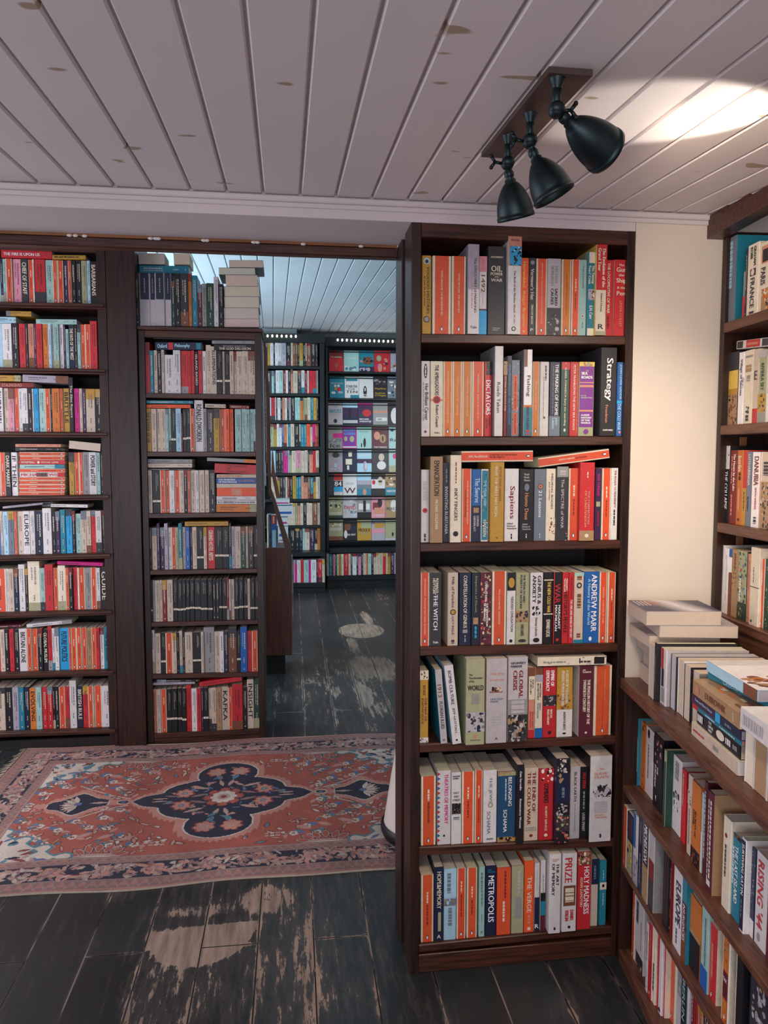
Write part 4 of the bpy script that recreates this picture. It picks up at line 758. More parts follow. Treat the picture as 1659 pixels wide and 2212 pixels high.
# ---- shelves that run towards the camera on the right
def side_row(plane, zs, entries, case, row, d=.13, off=None):
    n = 0
    for e in entries:
        x0, y0, x1, y1, top, key, title = e[:7]; items = e[7] if len(e) > 7 else None; op = dict(e[8]) if len(e) > 8 else {}
        if y0 is not None and off is None:
            q0 = onZ(x0, y0, zs); o = float((q0-plane.P) @ plane.n); o = max(.004, min(.07, o))
        else: o = off or .035
        if 'off' in op: o = op.pop('off')
        title = op.pop('title', title); ym = y0 if y0 is not None else 2100
        u0, _ = plane.uz(x0, ym-60, o); u1, _ = plane.uz(x1, (y1 or ym)-60, o)
        h = op.pop('h', None) or plane.uz((x0+x1)/2, top, o)[1]-zs
        n += 1; dd = op.pop('d', d)
        put(plane, u0, u1, zs+.0004, h, key, (x1-x0)*h*600, o, dd, 0, items, title, row, n, case, **op)
side_row(PC, .516, [
 (1367, 1685, 1378, 1696, 1545, 't', '', [('q', .3, .8, 0, 1, 'a'), ('Q', .28, .29, .1, .9, 'C'), ('d', .35, .7, .4, .2, 'h'), ('e', .95, .4, .12, 'W')], dict(side='t')),
 (1383, 1698, 1393.5, 1707, 1558, 'j', '', [('pic', .02, .16, 0, 1, 'jkB', 4), ('pic', .75, .98, 0, 1, 'jkBr', 6)]),
 (1394, 1710, 1410, 1726, 1572, 'w', '', [('e', .09, .4, .14, 'k', 1.6), ('d', .25, .75, .4, .08, 'd')]),
 (1410.5, 1737, 1430, 1753, 1588, 'k', 'THE EUROPEAN', [('pic', .05, .42, 0, 1, 'kspdvk', 10), t('THE\nEUROPEAN', .42, .72, .4, .4, 'w'), ('d', .83, .9, .4, .1, 'w')]),
 (1432, 1783, 1436.5, 1787, 1617, 'e', '', [('q', .15, 1, 0, 1, 'G')], dict(side='G')),
 (1452, 1788, 1470, 1812, 1634, 'w', '', [('d', .06, .3, .5, .4, 'g'), ('pic', .45, .75, .1, .9, 'wkdkg', 10)]),
 (1470.5, 1815, 1479, 1836, 1660, 'r', '', [('d', .05, .5, .5, .3, 's')]),
 (1484, 1842, 1492.5, 1855, 1671, 'c', '', [('pic', .2, .38, 0, 1, 'cBTk', 5), ('d', .42, .86, .5, .25, 'g')]),
 (1493, 1860, 1512, 1882, 1690, 'j', '', [('q', .0, 1, 0, 1, 'j'), t('SECRETS OF\nSTONE', .34, .66, .35, .35, 'k'), ('pic', .8, 1, 0, 1, 'kkBr', 8)]),
 (1513, 1885, 1517, 1889, 1708, 'a', '', [('q', .5, 1, 0, 1, 'w')]),
 (1517.5, 1892, 1524, 1900, 1684, 'M', '', [('d', .1, .8, .5, .4, 'S')]),
 (1524.5, 1922, 1537, 1942, 1706, 'M', 'JAMES HAWES', [('d', .08, .9, .3, .18, 'S'), ('d', .08, .85, .65, .22, 'C'), ('q', .87, .93, .2, .8, 'w')], dict(side='T', title='')),
 (1559, 1955, 1576, 1970, 1762, 'C', '', [('e', .2, .4, .14, 'R'), ('d', .3, .65, .4, .16, 'd')]),
 (1577, 1973, 1597, 1998, 1800, 't', 'THE LAST ISLAND', [('pic', 0, .04, 0, 1, 'kB', 3), t('THE LAST ISLAND', .12, .8, .62, .34, 'W'), ('d', .15, .6, .3, .2, 'u')]),
 (1597.5, 2009, 1607, 2022, 1806, 'w', 'SURVIVING KATYN', [('q', .02, .98, .1, .9, 'n'), t('SURVIVING KATYN', .06, .6, .5, .5, 'W'), ('d', .65, .85, .5, .2, 'h')], dict(side='w')),
 (1617.5, 2018, 1629, 2030, 1826, 'n', '', [('pic', .02, .7, .05, .95, 'nhdhS', 16), ('q', .8, 1, 0, 1, 'w')]),
 (1630, 2034, 1655, 2064, 1842, 'w', 'RISING', [t("RISING '44", .08, .8, .45, .5, 'r'), ('e', .9, .4, .12, 'g', 1.6)]),
 (1656, 2072, 1680, 2098, 1858, 'r', '', [('q', 0, 1, 0, 1, 'M'), ('d', .1, .8, .5, .3, 's')]),
], RL, 'upper shelf')
side_row(PC, .290, [
 (1344.5, 1884, 1353, 1894, 1738, 'P', '', [('d', .1, .3, .5, .1, 's')]),
 (1354, 1895, 1366, 1908, 1757, 'n', '', [('q', 0, .35, 0, 1, 'v'), ('pic', .45, 1, 0, 1, 'edyqTe', 24)]),
 (1367, 1912, 1377, 1930, 1756, 'w', '', [('q', 0, .5, 0, .5, 'b'), ('pic', .6, 1, 0, 1, 'lhwdS', 10)]),
 (1377.5, 1935, 1387, 1950, 1755, 'D', '', [('q', 0, 1, 0, 1, 'n'), ('d', .5, .9, .5, .3, 'h')]),
 (1388, 1950, 1398.5, 1967, 1773, 'w', 'MICHELSON', [('q', 0, .55, 0, 1, 'd'), t('MICHELSON', .04, .5, .5, .6, 'W'), ('q', .55, 1, 0, 1, 'T')]),
 (1399.5, 1975, 1411, 1990, 1797, 'S', '', [('q', .35, .6, 0, 1, 'R'), ('q', .6, 1, 0, 1, 'd')], dict(side='g', off=.006)),
 (1431, 1997, 1443, 2012, 1825, 'k', '', [('d', .1, .7, .5, .1, 'M')]),
 (1444, 2012, 1450, 2022, 1850, 'R', '', None),
 (1452, 2077, 1470, 2094, 1870, 'w', 'EUROPE', [t('EUROPE', .16, .68, .62, .55, 'n'), ('d', .74, .92, .5, .12, 'd'), ('q', 0, 1, 0, .06, 'r')], dict(off=.012)),
 (1471, 2097, 1481, 2112, 1890, 't', 'INSURGENCIES', [('q', 0, .3, 0, 1, 't'), ('q', .3, .62, 0, 1, 'M'), ('q', .62, 1, 0, 1, 'B'), t('INSURGENCIES', .32, .75, .5, .5, 'w')], dict(off=.012)),
 (1484, 2112, 1511, 2140, 1935, 'j', '', [('q', .5, 1, 0, 1, 'k'), ('q', .46, .52, 0, 1, 'T')], dict(off=.02, page='C')),
 (1514, 2110, 1528, 2148, 1960, 'a', '', [('q', .72, 1, 0, 1, 'b'), ('d', .1, .7, .6, .16, 'h')], dict(off=.02)),
 (1529, 2150, 1547, 2195, 1992, 'P', '', [('q', 0, 1, 0, 1, 'r'), ('d', .25, .7, .5, .2, 's')], dict(off=.025)),
 (1548, None, 1555, None, 2002, 's', '', None, dict(h=.197)),
 (1556, None, 1561, None, 2014, 'P', '', None, dict(h=.197)),
 (1562, None, 1578, None, 2045, 'P', 'TAX', [('pic', .05, .45, .18, .82, 'jTBjy', 14), ('q', .46, .74, .18, .82, 'M'), ('h', 'TAX', .54, .04, .5, 'W'), ('pic', .75, .97, .18, .82, 'jTBjy', 8)], dict(h=.199, off=.022)),
 (1579, None, 1592, None, 2070, 'P', '', None, dict(h=.197)),
 (1593, None, 1609, None, 2086, 'k', '', [('q', 0, 1, .1, 1, 'k'), ('q', 0, 1, 0, .1, 'C')], dict(h=.197, off=.022)),
 (1610, None, 1618, None, 2096, 'P', '', None, dict(h=.185)),
 (1619, None, 1625, None, 2106, 'n', '', None, dict(h=.19)),
 (1626, None, 1662, None, 2130, 'd', '', [('pic', 0, 1, 0, 1, 'dgTkvS', 40), ('d', .4, .8, .6, .2, 'S')], dict(h=.196, off=.022)),
 (1663, None, 1690, None, 2130, 'r', '', None, dict(h=.19)),
], RL, 'middle shelf')
side_row(PC, .037, [
 (1365, 2066, 1370.5, 2070, 1925, 'P', '', None),
 (1371, 2076, 1389.5, 2100, 1935, 'w', '', [('d', .1, .4, .3, .2, 'd'), ('pic', .8, 1, .2, 1, 'dkTd', 6), ('d', .3, .7, .75, .05, 'g')]),
 (1390, 2100, 1394, 2110, 1935, 'v', '', None, dict(off=.045)),
 (1394.5, 2139, 1399.5, 2145, 1990, 'w', '', None),
 (1400, 2150, 1408, 2157, 1990, 'P', '', [('q', 0, 1, 0, 1, 'r'), ('d', .1, .5, .5, .2, 's')]),
 (1408.5, 2163, 1415, 2168, 1990, 'C', '', [('d', .5, .85, .5, .3, 'k')]),
 (1415.5, 2168, 1422, 2178, 1990, 'r', '', None, dict(h=.197)),
 (1422.5, 2186, 1429, 2192, 1990, 'w', '', [('e', .95, .5, .3, 'v')], dict(h=.195)),
 (1429.5, 2190, 1436.5, 2198, 1990, 'P', '', [('q', 0, 1, 0, 1, 'r')], dict(h=.197)),
 (1437, None, 1448, None, 2000, 'w', '', [('pic', .6, 1, 0, 1, 'whbnd', 8)], dict(h=.196, off=.045)),
 (1448.5, None, 1460, None, 2000, 'P', '', [('q', 0, 1, .1, 1, 'P')], dict(h=.197, off=.045)),
 (1460.5, None, 1475, None, 2000, 'S', '', [('q', 0, 1, 0, .4, 'C'), ('pic', 0, .5, .4, 1, 'ghS', 10)], dict(h=.2, off=.045)),
 (1475.5, None, 1487, None, 2000, 't', 'BERLIN', [('q', 0, 1, 0, 1, 'D'), t('BERLIN', .2, .7, .5, .5, 'a')], dict(h=.2, off=.045)),
 (1487.5, None, 1497, None, 2000, 'l', '', [('q', 0, 1, .2, .8, 'w')], dict(h=.198, off=.045)),
 (1497.5, None, 1504, None, 2000, 'R', '', None, dict(h=.198, off=.045)),
 (1504.5, None, 1512, None, 2000, 'r', '', None, dict(h=.195, off=.045)),
 (1512.5, None, 1524, None, 2000, 's', '', None, dict(h=.19, off=.045)),
 (1524.5, None, 1540, None, 2000, 'k', '', None, dict(h=.19, off=.045)),
 (1540.5, None, 1560, None, 2000, 'P', '', None, dict(h=.19, off=.045)),
], RL, 'bottom shelf')
def zrow(plane, zs, zm, entries, case, row, off=.02):
    out = []
    for e in entries:
        x0, x1, top = e[:3]
        X0, _ = zm(x0, 0); X1, T = zm(x1, top)
        out.append((X0, None, X1, None, T) + tuple(e[3:]))
    n = 0
    for e in out:
        x0, _, x1, _, top, key, title = e[:7]; items = e[7] if len(e) > 7 else None; op = dict(e[8]) if len(e) > 8 else {}
        o = op.pop('off', off)
        u0, _ = plane.uz(x0, top+60, o); u1, _ = plane.uz(x1, top+60, o); h = plane.uz(x1, top, o)[1]-zs
        n += 1
        put(plane, u0, u1, zs+.0004, h, key, (x1-x0)*h*700, o, op.pop('d', .13), 0, items, title, row, n, case, **op)
z = Zm(1520, 420, 4.424)
zrow(PU, 1.786, z, [
 (222, 310, 390, 'h', '', [('q', 0, .9, 0, 1, 'b'), ('Q', 0, 1, 0, 1, 'h'), ('d', .05, .6, .5, .3, 'u')], dict(side='t', off=.012, d=.17)),
 (372, 395, 740, 'g', '', [('q', .52, 1, 0, 1, 'r')]),
 (397, 418, 520, 'n', '', None),
 (420, 528, 450, 'C', 'FRANCE', [t('GRAHAM\nROBB', .04, .3, .5, .5, 'd'), ('q', .34, .44, .25, .75, 'v'), ('e', .39, .5, .16, 'C'), t('FRANCE', .47, .88, .5, .36, 'n'), ('d', .93, .97, .5, .4, 'd')]),
 (530, 640, 430, 'C', '', [('q', .05, .3, .2, .95, 's'), ('Q', .1, .28, .3, .9, 'k'), t('PARIS', .36, .6, .4, .4, 'v'), ('pic', .66, 1, .3, 1, 'TryjnC', 20)]),
 (642, 760, 425, 'C', '', None), (762, 850, 440, 'r', '', None),
], RU, 'top shelf')
zrow(PU, 1.511, z, [
 (178, 238, 1372, 'd', 'TRANSIT', [t('TRANSIT', .2, .52, .45, .5, 'S'), ('d', .06, .08, .5, .6, 'w'), ('pic', .6, .95, 0, 1, 'dkTBd', 10)], dict(side='T')),
 (240, 330, 1500, 'd', '', [('q', 0, .25, 0, 1, 'd'), ('q', .25, .58, 0, 1, 'q'), ('Q', .5, .72, 0, 1, 'y'), ('pic', .58, 1, 0, 1, 'TBkB', 16)]),
 (332, 384, 1505, 'W', 'Village of Secrets', [t('Village of Secrets', .1, .6, .5, .5, 'd'), ('pic', .35, .5, .5, 1, 'wg', 3)]),
 (386, 474, 1480, 'C', '', [('q', .07, .1, .1, .9, 'g'), ('d', .2, .3, .5, .6, 'T'), ('d', .34, .42, .5, .35, 'g'), ('pic', .76, .86, .3, .7, 'Cdg', 6), ('d', .88, .96, .5, .3, 'd')]),
 (476, 525, 1475, 'C', '', [('q', 0, 1, 0, 1, 'c'), ('h', 'E', .35, .12, .5, 'n'), ('pic', .8, 1, 0, 1, 'rkTr', 6)]),
 (527, 600, 1480, 'e', 'RIVIERA SET', [('q', 0, .1, 0, 1, 'S'), t('RIVIERA SET', .18, .55, .5, .4, 'G'), ('pic', .6, .85, 0, 1, 'yGkT', 8), ('q', .86, 1, 0, 1, 'g')]),
 (602, 700, 1470, 'w', '', [('d', .05, .6, .3, .2, 'R')]), (702, 800, 1480, 'd', '', None),
], RU, 'second shelf')
lie(PU, *z(312, 1482), *z(640, 1448), 19, 'w', .02, .13, [('q', .02, .2, .1, .9, 'd'), ('q', .3, .7, .1, .95, 'r'), ('d', .34, .66, .5, .3, 's'), ('q', .76, 1, .1, .9, 'd')], '', 'second shelf', RU)
z = Zm(1520, 900, 4.424)
zrow(PU, 1.245, z, [
 (195, 247, 280, 'k', 'THE COLLAPSE', [('pic', 0, .3, 0, 1, 'wkSw', 8), t('THE COLLAPSE', .33, .82, .5, .5, 'W')]),
 (250, 316, 322, 'R', 'The House by the Lake', [t('The House by the Lake', .05, .55, .6, .4, 'W'), ('d', .08, .45, .3, .15, 's'), ('d', .6, .9, .4, .2, 's')]),
 (318, 372, 322, 'j', 'berlin', [t('berlin', .08, .28, .5, .6, 'C'), ('d', .3, .4, .5, .3, 'k'), ('q', .52, .8, .3, .6, 's'), ('e', .93, .5, .15, 'k')]),
 (374, 412, 325, 'r', '', [('q', .5, 1, 0, 1, 'y'), ('d', .55, .8, .5, .2, 'd')]),
 (414, 458, 335, 'h', 'LOTHARINGIA', [('q', 0, 1, 0, 1, 'h'), t('LOTHARINGIA', .04, .45, .5, .5, 'C'), ('d', .6, .8, .4, .2, 'k')]),
 (460, 546, 340, 'W', 'DANUBIA', [t('DANUBIA', .06, .44, .5, .5, 'R'), t('SIMON WINDER', .47, .76, .5, .2, 'r'), ('q', 0, 1, .94, 1, 'j'), ('d', .86, .95, .5, .3, 'd')]),
 (548, 640, 345, 'c', '', [('d', .12, .3, .5, .5, 'd'), ('pic', .38, 1, 0, 1, 'TBdkSc', 26)]),
 (642, 730, 350, 'd', '', None),
], RU, 'third shelf')
zrow(PU, .995, z, [
 (145, 194, 1230, 'w', '', [('d', .05, .3, .4, .3, 'd'), ('e', .42, .5, .2, 'k'), ('d', .5, .85, .5, .4, 'S')]),
 (196, 236, 1262, 'W', '', [('d', .1, .8, .5, .1, 'S')]),
 (238, 268, 1270, 'B', '', [('q', 0, .12, 0, 1, 'b'), ('q', .12, .35, 0, 1, 'W'), ('pic', .36, 1, 0, 1, 'BkTj', 10)]),
 (270, 326, 1278, 'T', '', [('q', 0, 1, 0, 1, 'c'), ('Q', 0, 1, .0, 1, 'T'), ('pic', .32, .55, 0, .8, 'TBkB', 8), ('d', .05, .3, .5, .3, 'B')]),
 (328, 412, 1293, 'G', '', [('pic', 0, .75, 0, 1, 'eGGha', 26), ('e', .28, .35, .1, 'r'), ('d', .4, .75, .3, .2, 'C'), ('pic', .8, 1, 0, 1, 'GkT', 8)]),
 (414, 442, 1315, 's', '', None),
 (444, 532, 1262, 'C', '', [('d', .25, .45, .4, .06, 'd'), ('q', .5, .51, 0, 1, 'k'), ('d', .93, .97, .3, .15, 'd')], dict(off=.012)),
 (534, 582, 1362, 'P', '', None),
 (584, 640, 1370, 'G', '', [('pic', 0, 1, 0, 1, 'GekTG', 20)]), (642, 720, 1370, 'c', '', None),
], RU, 'lowest shelf')

# ---- the counter: stack of page-edged paperbacks in the corner, row of books, flat stack, end stack
ZC = .814
def block(u0, u1, off, dep, z0, th, key, title, row, rot=0.0, fore=True, items=None, pic=None, **kw):
    """book lying flat on the counter: fore edge or spine towards the room"""
    M = PC.frame(u1, z0, off)
    X = np.array([0, 0, 1.]); Z = -PC.u; n = PC.n
    if rot:
        c, s_ = math.cos(math.radians(rot)), math.sin(math.radians(rot))
        Z, n = Z*c + n*s_, n*c - Z*s_
    o = PC.P + PC.u*u1 + PC.n*off + np.array([0, 0, z0+th/2])
    M = Matrix(((X[0], n[0], Z[0], o[0]), (X[1], n[1], Z[1], o[1]), (X[2], n[2], Z[2], o[2]), (0, 0, 0, 1)))
    b = dict(w=th-.0004, h=abs(u1-u0), d=dep, col=key, items=items, title=title, row=row, idx=99, case=CT, px=4000, i=len(BOOKS), M=M, lying=True, fore=fore, coverpic=pic)
    b.update(kw); BOOKS.append(b); return b
zc = ZC+.0004
for i, (a, b_, o, dp, th, rot) in enumerate([(.0, .150, .045, .19, .045, 0), (.01, .16, .05, .19, .042, 0), (.004, .148, .03, .19, .036, 2), (.01, .152, .015, .185, .030, -2), (.036, .168, .035, .195, .031, 3), (.026, .170, .0, .19, .036, 0)]):
    block(a, b_, o, dp, zc, th, 'S', '', 'corner stack', rot, stk=i+1, page='c', pic='sky' if i == 5 else None); zc += th+.0003
def crow(u0, u1, off, h, key, items=None, fore=True, d=.20, **kw):
    put(PC, u0, u1, ZC+.0004, h, key, 4000, off, d, 0, items, kw.pop('title', ''), 'standing row', kw.pop('n', 0), CT, fore=fore, **kw)
crow(.160, .190, .014, .139, 'S', page='c', n=1)
crow(.191, .207, .016, .147, 'k', [('d', .2, .7, .6, .16, 'g')], fore=False, n=2)
crow(.208, .246, .026, .140, 'w', [('q', 0, .36, .1, .5, 'r'), ('q', .36, .68, .2, .6, 'v'), ('d', .7, .95, .5, .5, 'g')], fore=False, n=3, side='S')
crow(.248, .280, .036, .134, 'd', page='S', n=4)
crow(.282, .318, .04, .133, 'W', page='c', n=5)
crow(.320, .356, .04, .130, 'k', page='c', n=6)
crow(.358, .392, .045, .126, 'g', page='c', n=7)
zz = ZC+.0004
U2 = [(.423, .640, .018, .0285, 'C', '', [('q', 0, 1, 0, 1, 'c'), ('d', .05, .3, .5, .14, 'r'), ('d', .5, .62, .5, .3, 'g')], 'w', .22),
      (.434, .634, .024, .032, 'k', 'GREEK WAY', [t('THE\nGREEK\nWAY', .3, .42, .5, .7, 'w'), ('e', .58, .5, .3, 'C', 2.0), ('d', .7, .82, .5, .4, 'w'), ('d', .03, .16, .5, .5, 'w'), ('d', .86, .95, .5, .3, 'g')], 'c', .2),
      (.425, .648, .018, .012, 't', '', [('q', 0, .12, 0, 1, 'r'), ('d', .3, .5, .5, .3, 'u'), ('d', .6, .9, .5, .3, 'a')], 's', .2),
      (.424, .650, .016, .0195, 'v', '', [('q', 0, 1, 0, 1, 'n'), ('q', 0, .5, 0, 1, 'v'), t('Town and Shore Greece', .08, .46, .62, .3, 'u'), ('q', .52, .62, 0, 1, 'Q'), ('d', .72, .84, .5, .3, 'h')], 'l', .2),
      (.432, .645, .014, .0345, 'T', 'DUBROVNIK', [t('DUBROVNIK', .3, .74, .5, .4, 'B'), ('d', .08, .16, .5, .5, 's'), ('h', 'EASY', .9, .03, .5, 'C')], 'c', .19)]
for i, (a, b_, o, th, key, ti, it, pg, dp) in enumerate(U2):
    block(a, b_, o, dp, zz, th, key, ti, 'flat stack', 0, False, it, stk=i+1, page=pg, pic='dub' if i == 4 else None); zz += th+.0003
block(.430, .640, .082, .20, zz, .017, 't', 'GREECE', 'flat stack', -10, False, [t('GREECE', .26, .5, .5, .5, 'u')], stk=6, page='S')
zz += .0173
block(.432, .640, .050, .20, zz, .023, 'u', '', 'flat stack', -2, False, [('q', .0, .75, 0, 1, 'u'), ('q', .75, 1, 0, 1, 'B')], stk=7, page='l', pic='greece')
crow(.662, .694, .02, .1115, 'w', page='C', n=8, d=.17)
crow(.696, .742, .02, .1115, 'w', page='T', n=9, d=.17)
crow(.744, .80, .02, .1115, 'w', page='T', n=10, d=.17)
block(.684, .89, -.002, .16, ZC+.1125, .040, 'w', '', 'end stack', 0, False, [('d', .05, .4, .5, .5, 'S')], stk=1, page='w', pic='red')

# ---------------------------------------------------------------- covers shown on lying books
def cover_picture(b, cov):
    k = b.get('coverpic')
    if not k: return
    w, h, d = b['w'], b['h'], b['d']; x = w/2+.0003; r = random.Random(3)
    def q(f0, f1, y0, y1, c, e=0.0):
        z0, z1 = h*(1-f1), h*(1-f0); cov.add([(x+e, y0*d, z0), (x+e, y0*d, z1), (x+e, y1*d, z1), (x+e, y1*d, z0)], [(0, 1, 2, 3)], LIN[c] if isinstance(c, str) else c)
    if k == 'sky':
        n = 26
        for i in range(n):
            for j in range(n):
                u, v = i/n, j/n
                a = math.sin(u*5+v*3)+math.sin(v*9-u*4)*.6
                band = abs(v-.55-.25*(u-.5))
                c = np.array(lin('40405a')) + (np.array(lin('e8e0e6'))-np.array(lin('40405a')))*max(0, 1-band*3.2)
                c = c + (np.array(lin('b05038'))-c)*max(0, .8-abs(v-.25)*4)*max(0, math.sin(u*6))
                q(u, u+1/n, v, v+1/n, tuple(float(min(1, max(0, t_+.02*a))) for t_ in c))
        for i in range(4): q(.08, .5, .04+i*.05, .055+i*.05, 'W', .0002)
    if k == 'greece':
        q(0, 1, 0, 1, 'W'); q(0, .2, 0, 1, 'w', .0001)
        g = glyphs('GREECE')
        vs, fs, a0, a1, b0, b1 = g
        cov.add([(x+.0004, d*(.62+(v-b0)/(b1-b0)*.2), h*(.88-(u-a0)/(a1-a0)*.72)) for u, v in vs], fs, LIN['D'])
        for i in range(40):
            cy, cz = r.uniform(.06, .42), r.uniform(.03, .40); rr = r.uniform(.004, .014)
            cov.add([(x+.0004+i*.00001, cy*d+rr*math.cos(2*math.pi*j/8), cz*h*.9+.01+rr*.6*math.sin(2*math.pi*j/8)) for j in range(8)], [tuple(range(8))], LIN[r.choice('BTsBj')])
    if k == 'dub':
        for i in range(70):
            cy, cz = r.uniform(.06, .94), r.uniform(.06, .9); ry, rz = r.uniform(.004, .02), r.uniform(.004, .016)
            cov.add([(x+i*.000006, cy*d-ry*.3, cz*h-rz), (x+i*.000006, cy*d+ry*.3, cz*h-rz), (x+i*.000006, cy*d+ry*.3, cz*h+rz), (x+i*.000006, cy*d-ry*.3, cz*h+rz)], [(0, 1, 2, 3)], LIN[r.choice('jCyTBjch')])
    if k == 'red':
        q(0, 1, 0, 1, 'W'); q(.45, .75, .7, .95, 'u', .0002)
        for a_, f_ in ((.25, .35), (.42, .42)):
            cov.add([(x+.0005, d*a_, h*(1-f_)), (x+.0005, d*(a_+.22), h*(1-f_-.10)), (x+.0005, d*(a_+.25), h*(1-f_-.09)), (x+.0005, d*(a_+.03), h*(1-f_+.02))], [(0, 1, 2, 3)], LIN['r'])

# ---------------------------------------------------------------- which books stand alone, which are packed together
ORD = ['', 'first', 'second', 'third', 'fourth', 'fifth', 'sixth', 'seventh', 'eighth', 'ninth', 'tenth', 'eleventh', 'twelfth', 'thirteenth', 'fourteenth',
       'fifteenth', 'sixteenth', 'seventeenth', 'eighteenth', 'nineteenth', 'twentieth', 'twenty-first', 'twenty-second', 'twenty-third', 'twenty-fourth', 'twenty-fifth', 'twenty-sixth', 'twenty-seventh', 'twenty-eighth']
solo = [b for b in BOOKS if b['case'] in (FR, CT, RU, RL)]
rest = sorted([b for b in BOOKS if b['case'] in (LF, MD)], key=lambda b: -b['px']*(1.6 if b['title'] else 1)*(1.3 if b.get('lying') else 1))
N_FACE, N_RACK = 40, 9
take = max(0, 312 - len(solo) - N_FACE - N_RACK)
solo += rest[:take]
solo_ids = {b['i'] for b in solo}
PEOPLE = ('HAWES', 'DWORKIN', 'LEWIS', 'KAFKA')
def book_label(b):
    row = [x for x in BOOKS if x['case'] == b['case'] and x['row'] == b['row'] and not x.get('lying')]
    place = {FR: 'of front bookcase', LF: 'of left bookcase', MD: 'of middle bookcase', RU: 'of right wall shelves', RL: 'under the counter', CT: 'on the counter'}[b['case']]
    sh = b['row'] if b['case'] != MD or b['row'] != 'top' else 'roof'
    c = CN[b['col']] + (' amber' if b.get('amber') else '')
    if b.get('amber'): c = 'amber banded'
    for it in b.get('items') or ():
        if it[0] in 'qQ' and it[1] <= .05 and it[2] >= .95 and it[4]-it[3] > .8 and it[5] != 'z': c = CN[it[5]] if it[5] != 'D' else 'dark slate'
    ti = b['title'] if not any(p in b['title'] for p in PEOPLE) else ''
    if ti and len(ti.split()) <= 7:
        if b.get('lying'): return f'{c} book lying flat lettered {ti}, {sh} {place}' if b['case'] != CT else f'{c} spine lettered {ti} in the {sh} on counter'
        return f'{c} spine lettered {ti}, {sh} {place}'
    if b.get('stk') and b['case'] == CT:
        return f'{c} book, {ORD[b["stk"]]} from the bottom of the {sh} on counter'
    if b.get('stk'):
        return f'{c} book lying {ORD[b["stk"]]} from bottom of the stack, {sh} {place}'
    if b.get('lying'):
        lying = sorted([x for x in BOOKS if x['case'] == b['case'] and x['row'] == b['row'] and x.get('lying') and not x.get('stk')], key=lambda x: (x['M'].translation.x))
        return f'{c} book lying flat over others, {ORD[lying.index(b)+1]} lying from left, {sh} {place}'
    k = row.index(b); best = None
    for j, x in enumerate(row):
        if x['title'] and not any(p in x['title'] for p in PEOPLE) and len(x['title'].split()) <= 4 and (best is None or abs(j-k) < abs(best-k)): best = j
    size = 'slim ' if b['w'] < .014 else ('thick ' if b['w'] > .032 else '')
    if best is not None and abs(best-k) <= 6:
        side = 'right' if k > best else 'left'; n = abs(best-k)
        return (f'{size}{c} book just {side} of {row[best]["title"]}, {sh} {place}' if n == 1 else f'{size}{c} book {ORD[n]} to {side} of {row[best]["title"]}, {sh} {place}')
    if k < len(row)/2: return f'{size}{c} book {ORD[k+1]} from left end, {sh} {place}'
    return f'{size}{c} book {ORD[len(row)-k]} from right end, {sh} {place}'
GROUPS = {}
for b in solo:
    e = empty('book'); e.matrix_world = b['M']
    cov, pag = MB(), MB()
    if b.get('pagefront'): b['fore'] = True
    book_geo(b, cov, pag); cover_picture(b, cov)
    cov.build('cover', MAT['cover'], e, True); pag.build('page_block', MAT['paper'], e, True)
    tag(e, book_label(b), 'book', f'books on the {b["row"]} of the {b["case"]}' if b['case'] != CT else f'books in the {b["row"]} on the counter')
mb = MB(); n_st = 0
for b in BOOKS:
    if b['i'] in solo_ids: continue
    b['pmi'] = 1
    if b.get('pagefront'): b['fore'] = True
    book_geo(b, mb, mb, b['M']); n_st += 1
print('books alone', len(solo), 'packed', n_st)
tag(mb.build('packed_books', [MAT['cover'], MAT['paper']], None, True), 'the many smaller spines packed on the left, middle and far bookcases', 'books', None, 'stuff')

# ---------------------------------------------------------------- bookcases
def case(name, loc, label, cat='bookcase'):
    e = empty(name, loc=loc); tag(e, label, cat); return e
def rel(mb_fn, parent, name, mat, label=None):
    """part built in world space, then parented at the thing's base"""
    mb = MB(); mb_fn(mb); P = parent.location
    mb.v = [(a-P[0], b-P[1], c-P[2]) for a, b, c in mb.v]
    o = mb.build(name, mat, parent)
    if label: o['label'] = label
    return o
def slab(mb, plane, u0, z0, u1, z1, th, f0, f1, nose=0.0):
    """shelf board whose top front edge runs (u0, z0)-(u1, z1)"""
    a = math.atan2(z1-z0, u1-u0); L = math.hypot(u1-u0, z1-z0)
    M = plane.frame(u0, z0, f0)
    if a: M = M @ Matrix.Rotation(-a, 4, 'Y')
    mb.bbox(0, L, 0, f1-f0, -th, 0, .0025, M)
def gbox(mb, plane, u0, u1, f0, f1, z0, z1): mb.bbox(u0, u1, f0, f1, z0, z1, .002, plane.frame(0, 0, 0))

# front bookcase -------------------------------------------------------
Y0 = 1.917
ZT = HC+.597
fb = case('bookcase', (.63, 2.04, 0), 'tall narrow dark wood bookcase set in the wall beside the opening')
rel(lambda m: (m.bbox(.3255, .352, Y0, 2.02, 0, ZT)), fb, 'side_panel', MAT['wood_v'])
rel(lambda m: (m.bbox(.322, .345, 2.055, 2.165, 0, ZT-.004)), fb, 'side_panel', MAT['wood_v'])
rel(lambda m: (m.bbox(.331, .345, 2.015, 2.058, 0, ZT-.004)), fb, 'side_panel', MAT['dark_back'])
rel(lambda m: (m.bbox(.909, .931, Y0-.001, 2.165, 0, ZT)), fb, 'side_panel', MAT['wood_v'])
rel(lambda m: (m.bbox(.352, .909, Y0, 2.16, ZT-.036, ZT)), fb, 'top_board', MAT['wood_h'])
rel(lambda m: (m.box(.345, .92, 2.16, 2.172, .0, ZT-.002)), fb, 'back_panel', MAT['dark_back'])
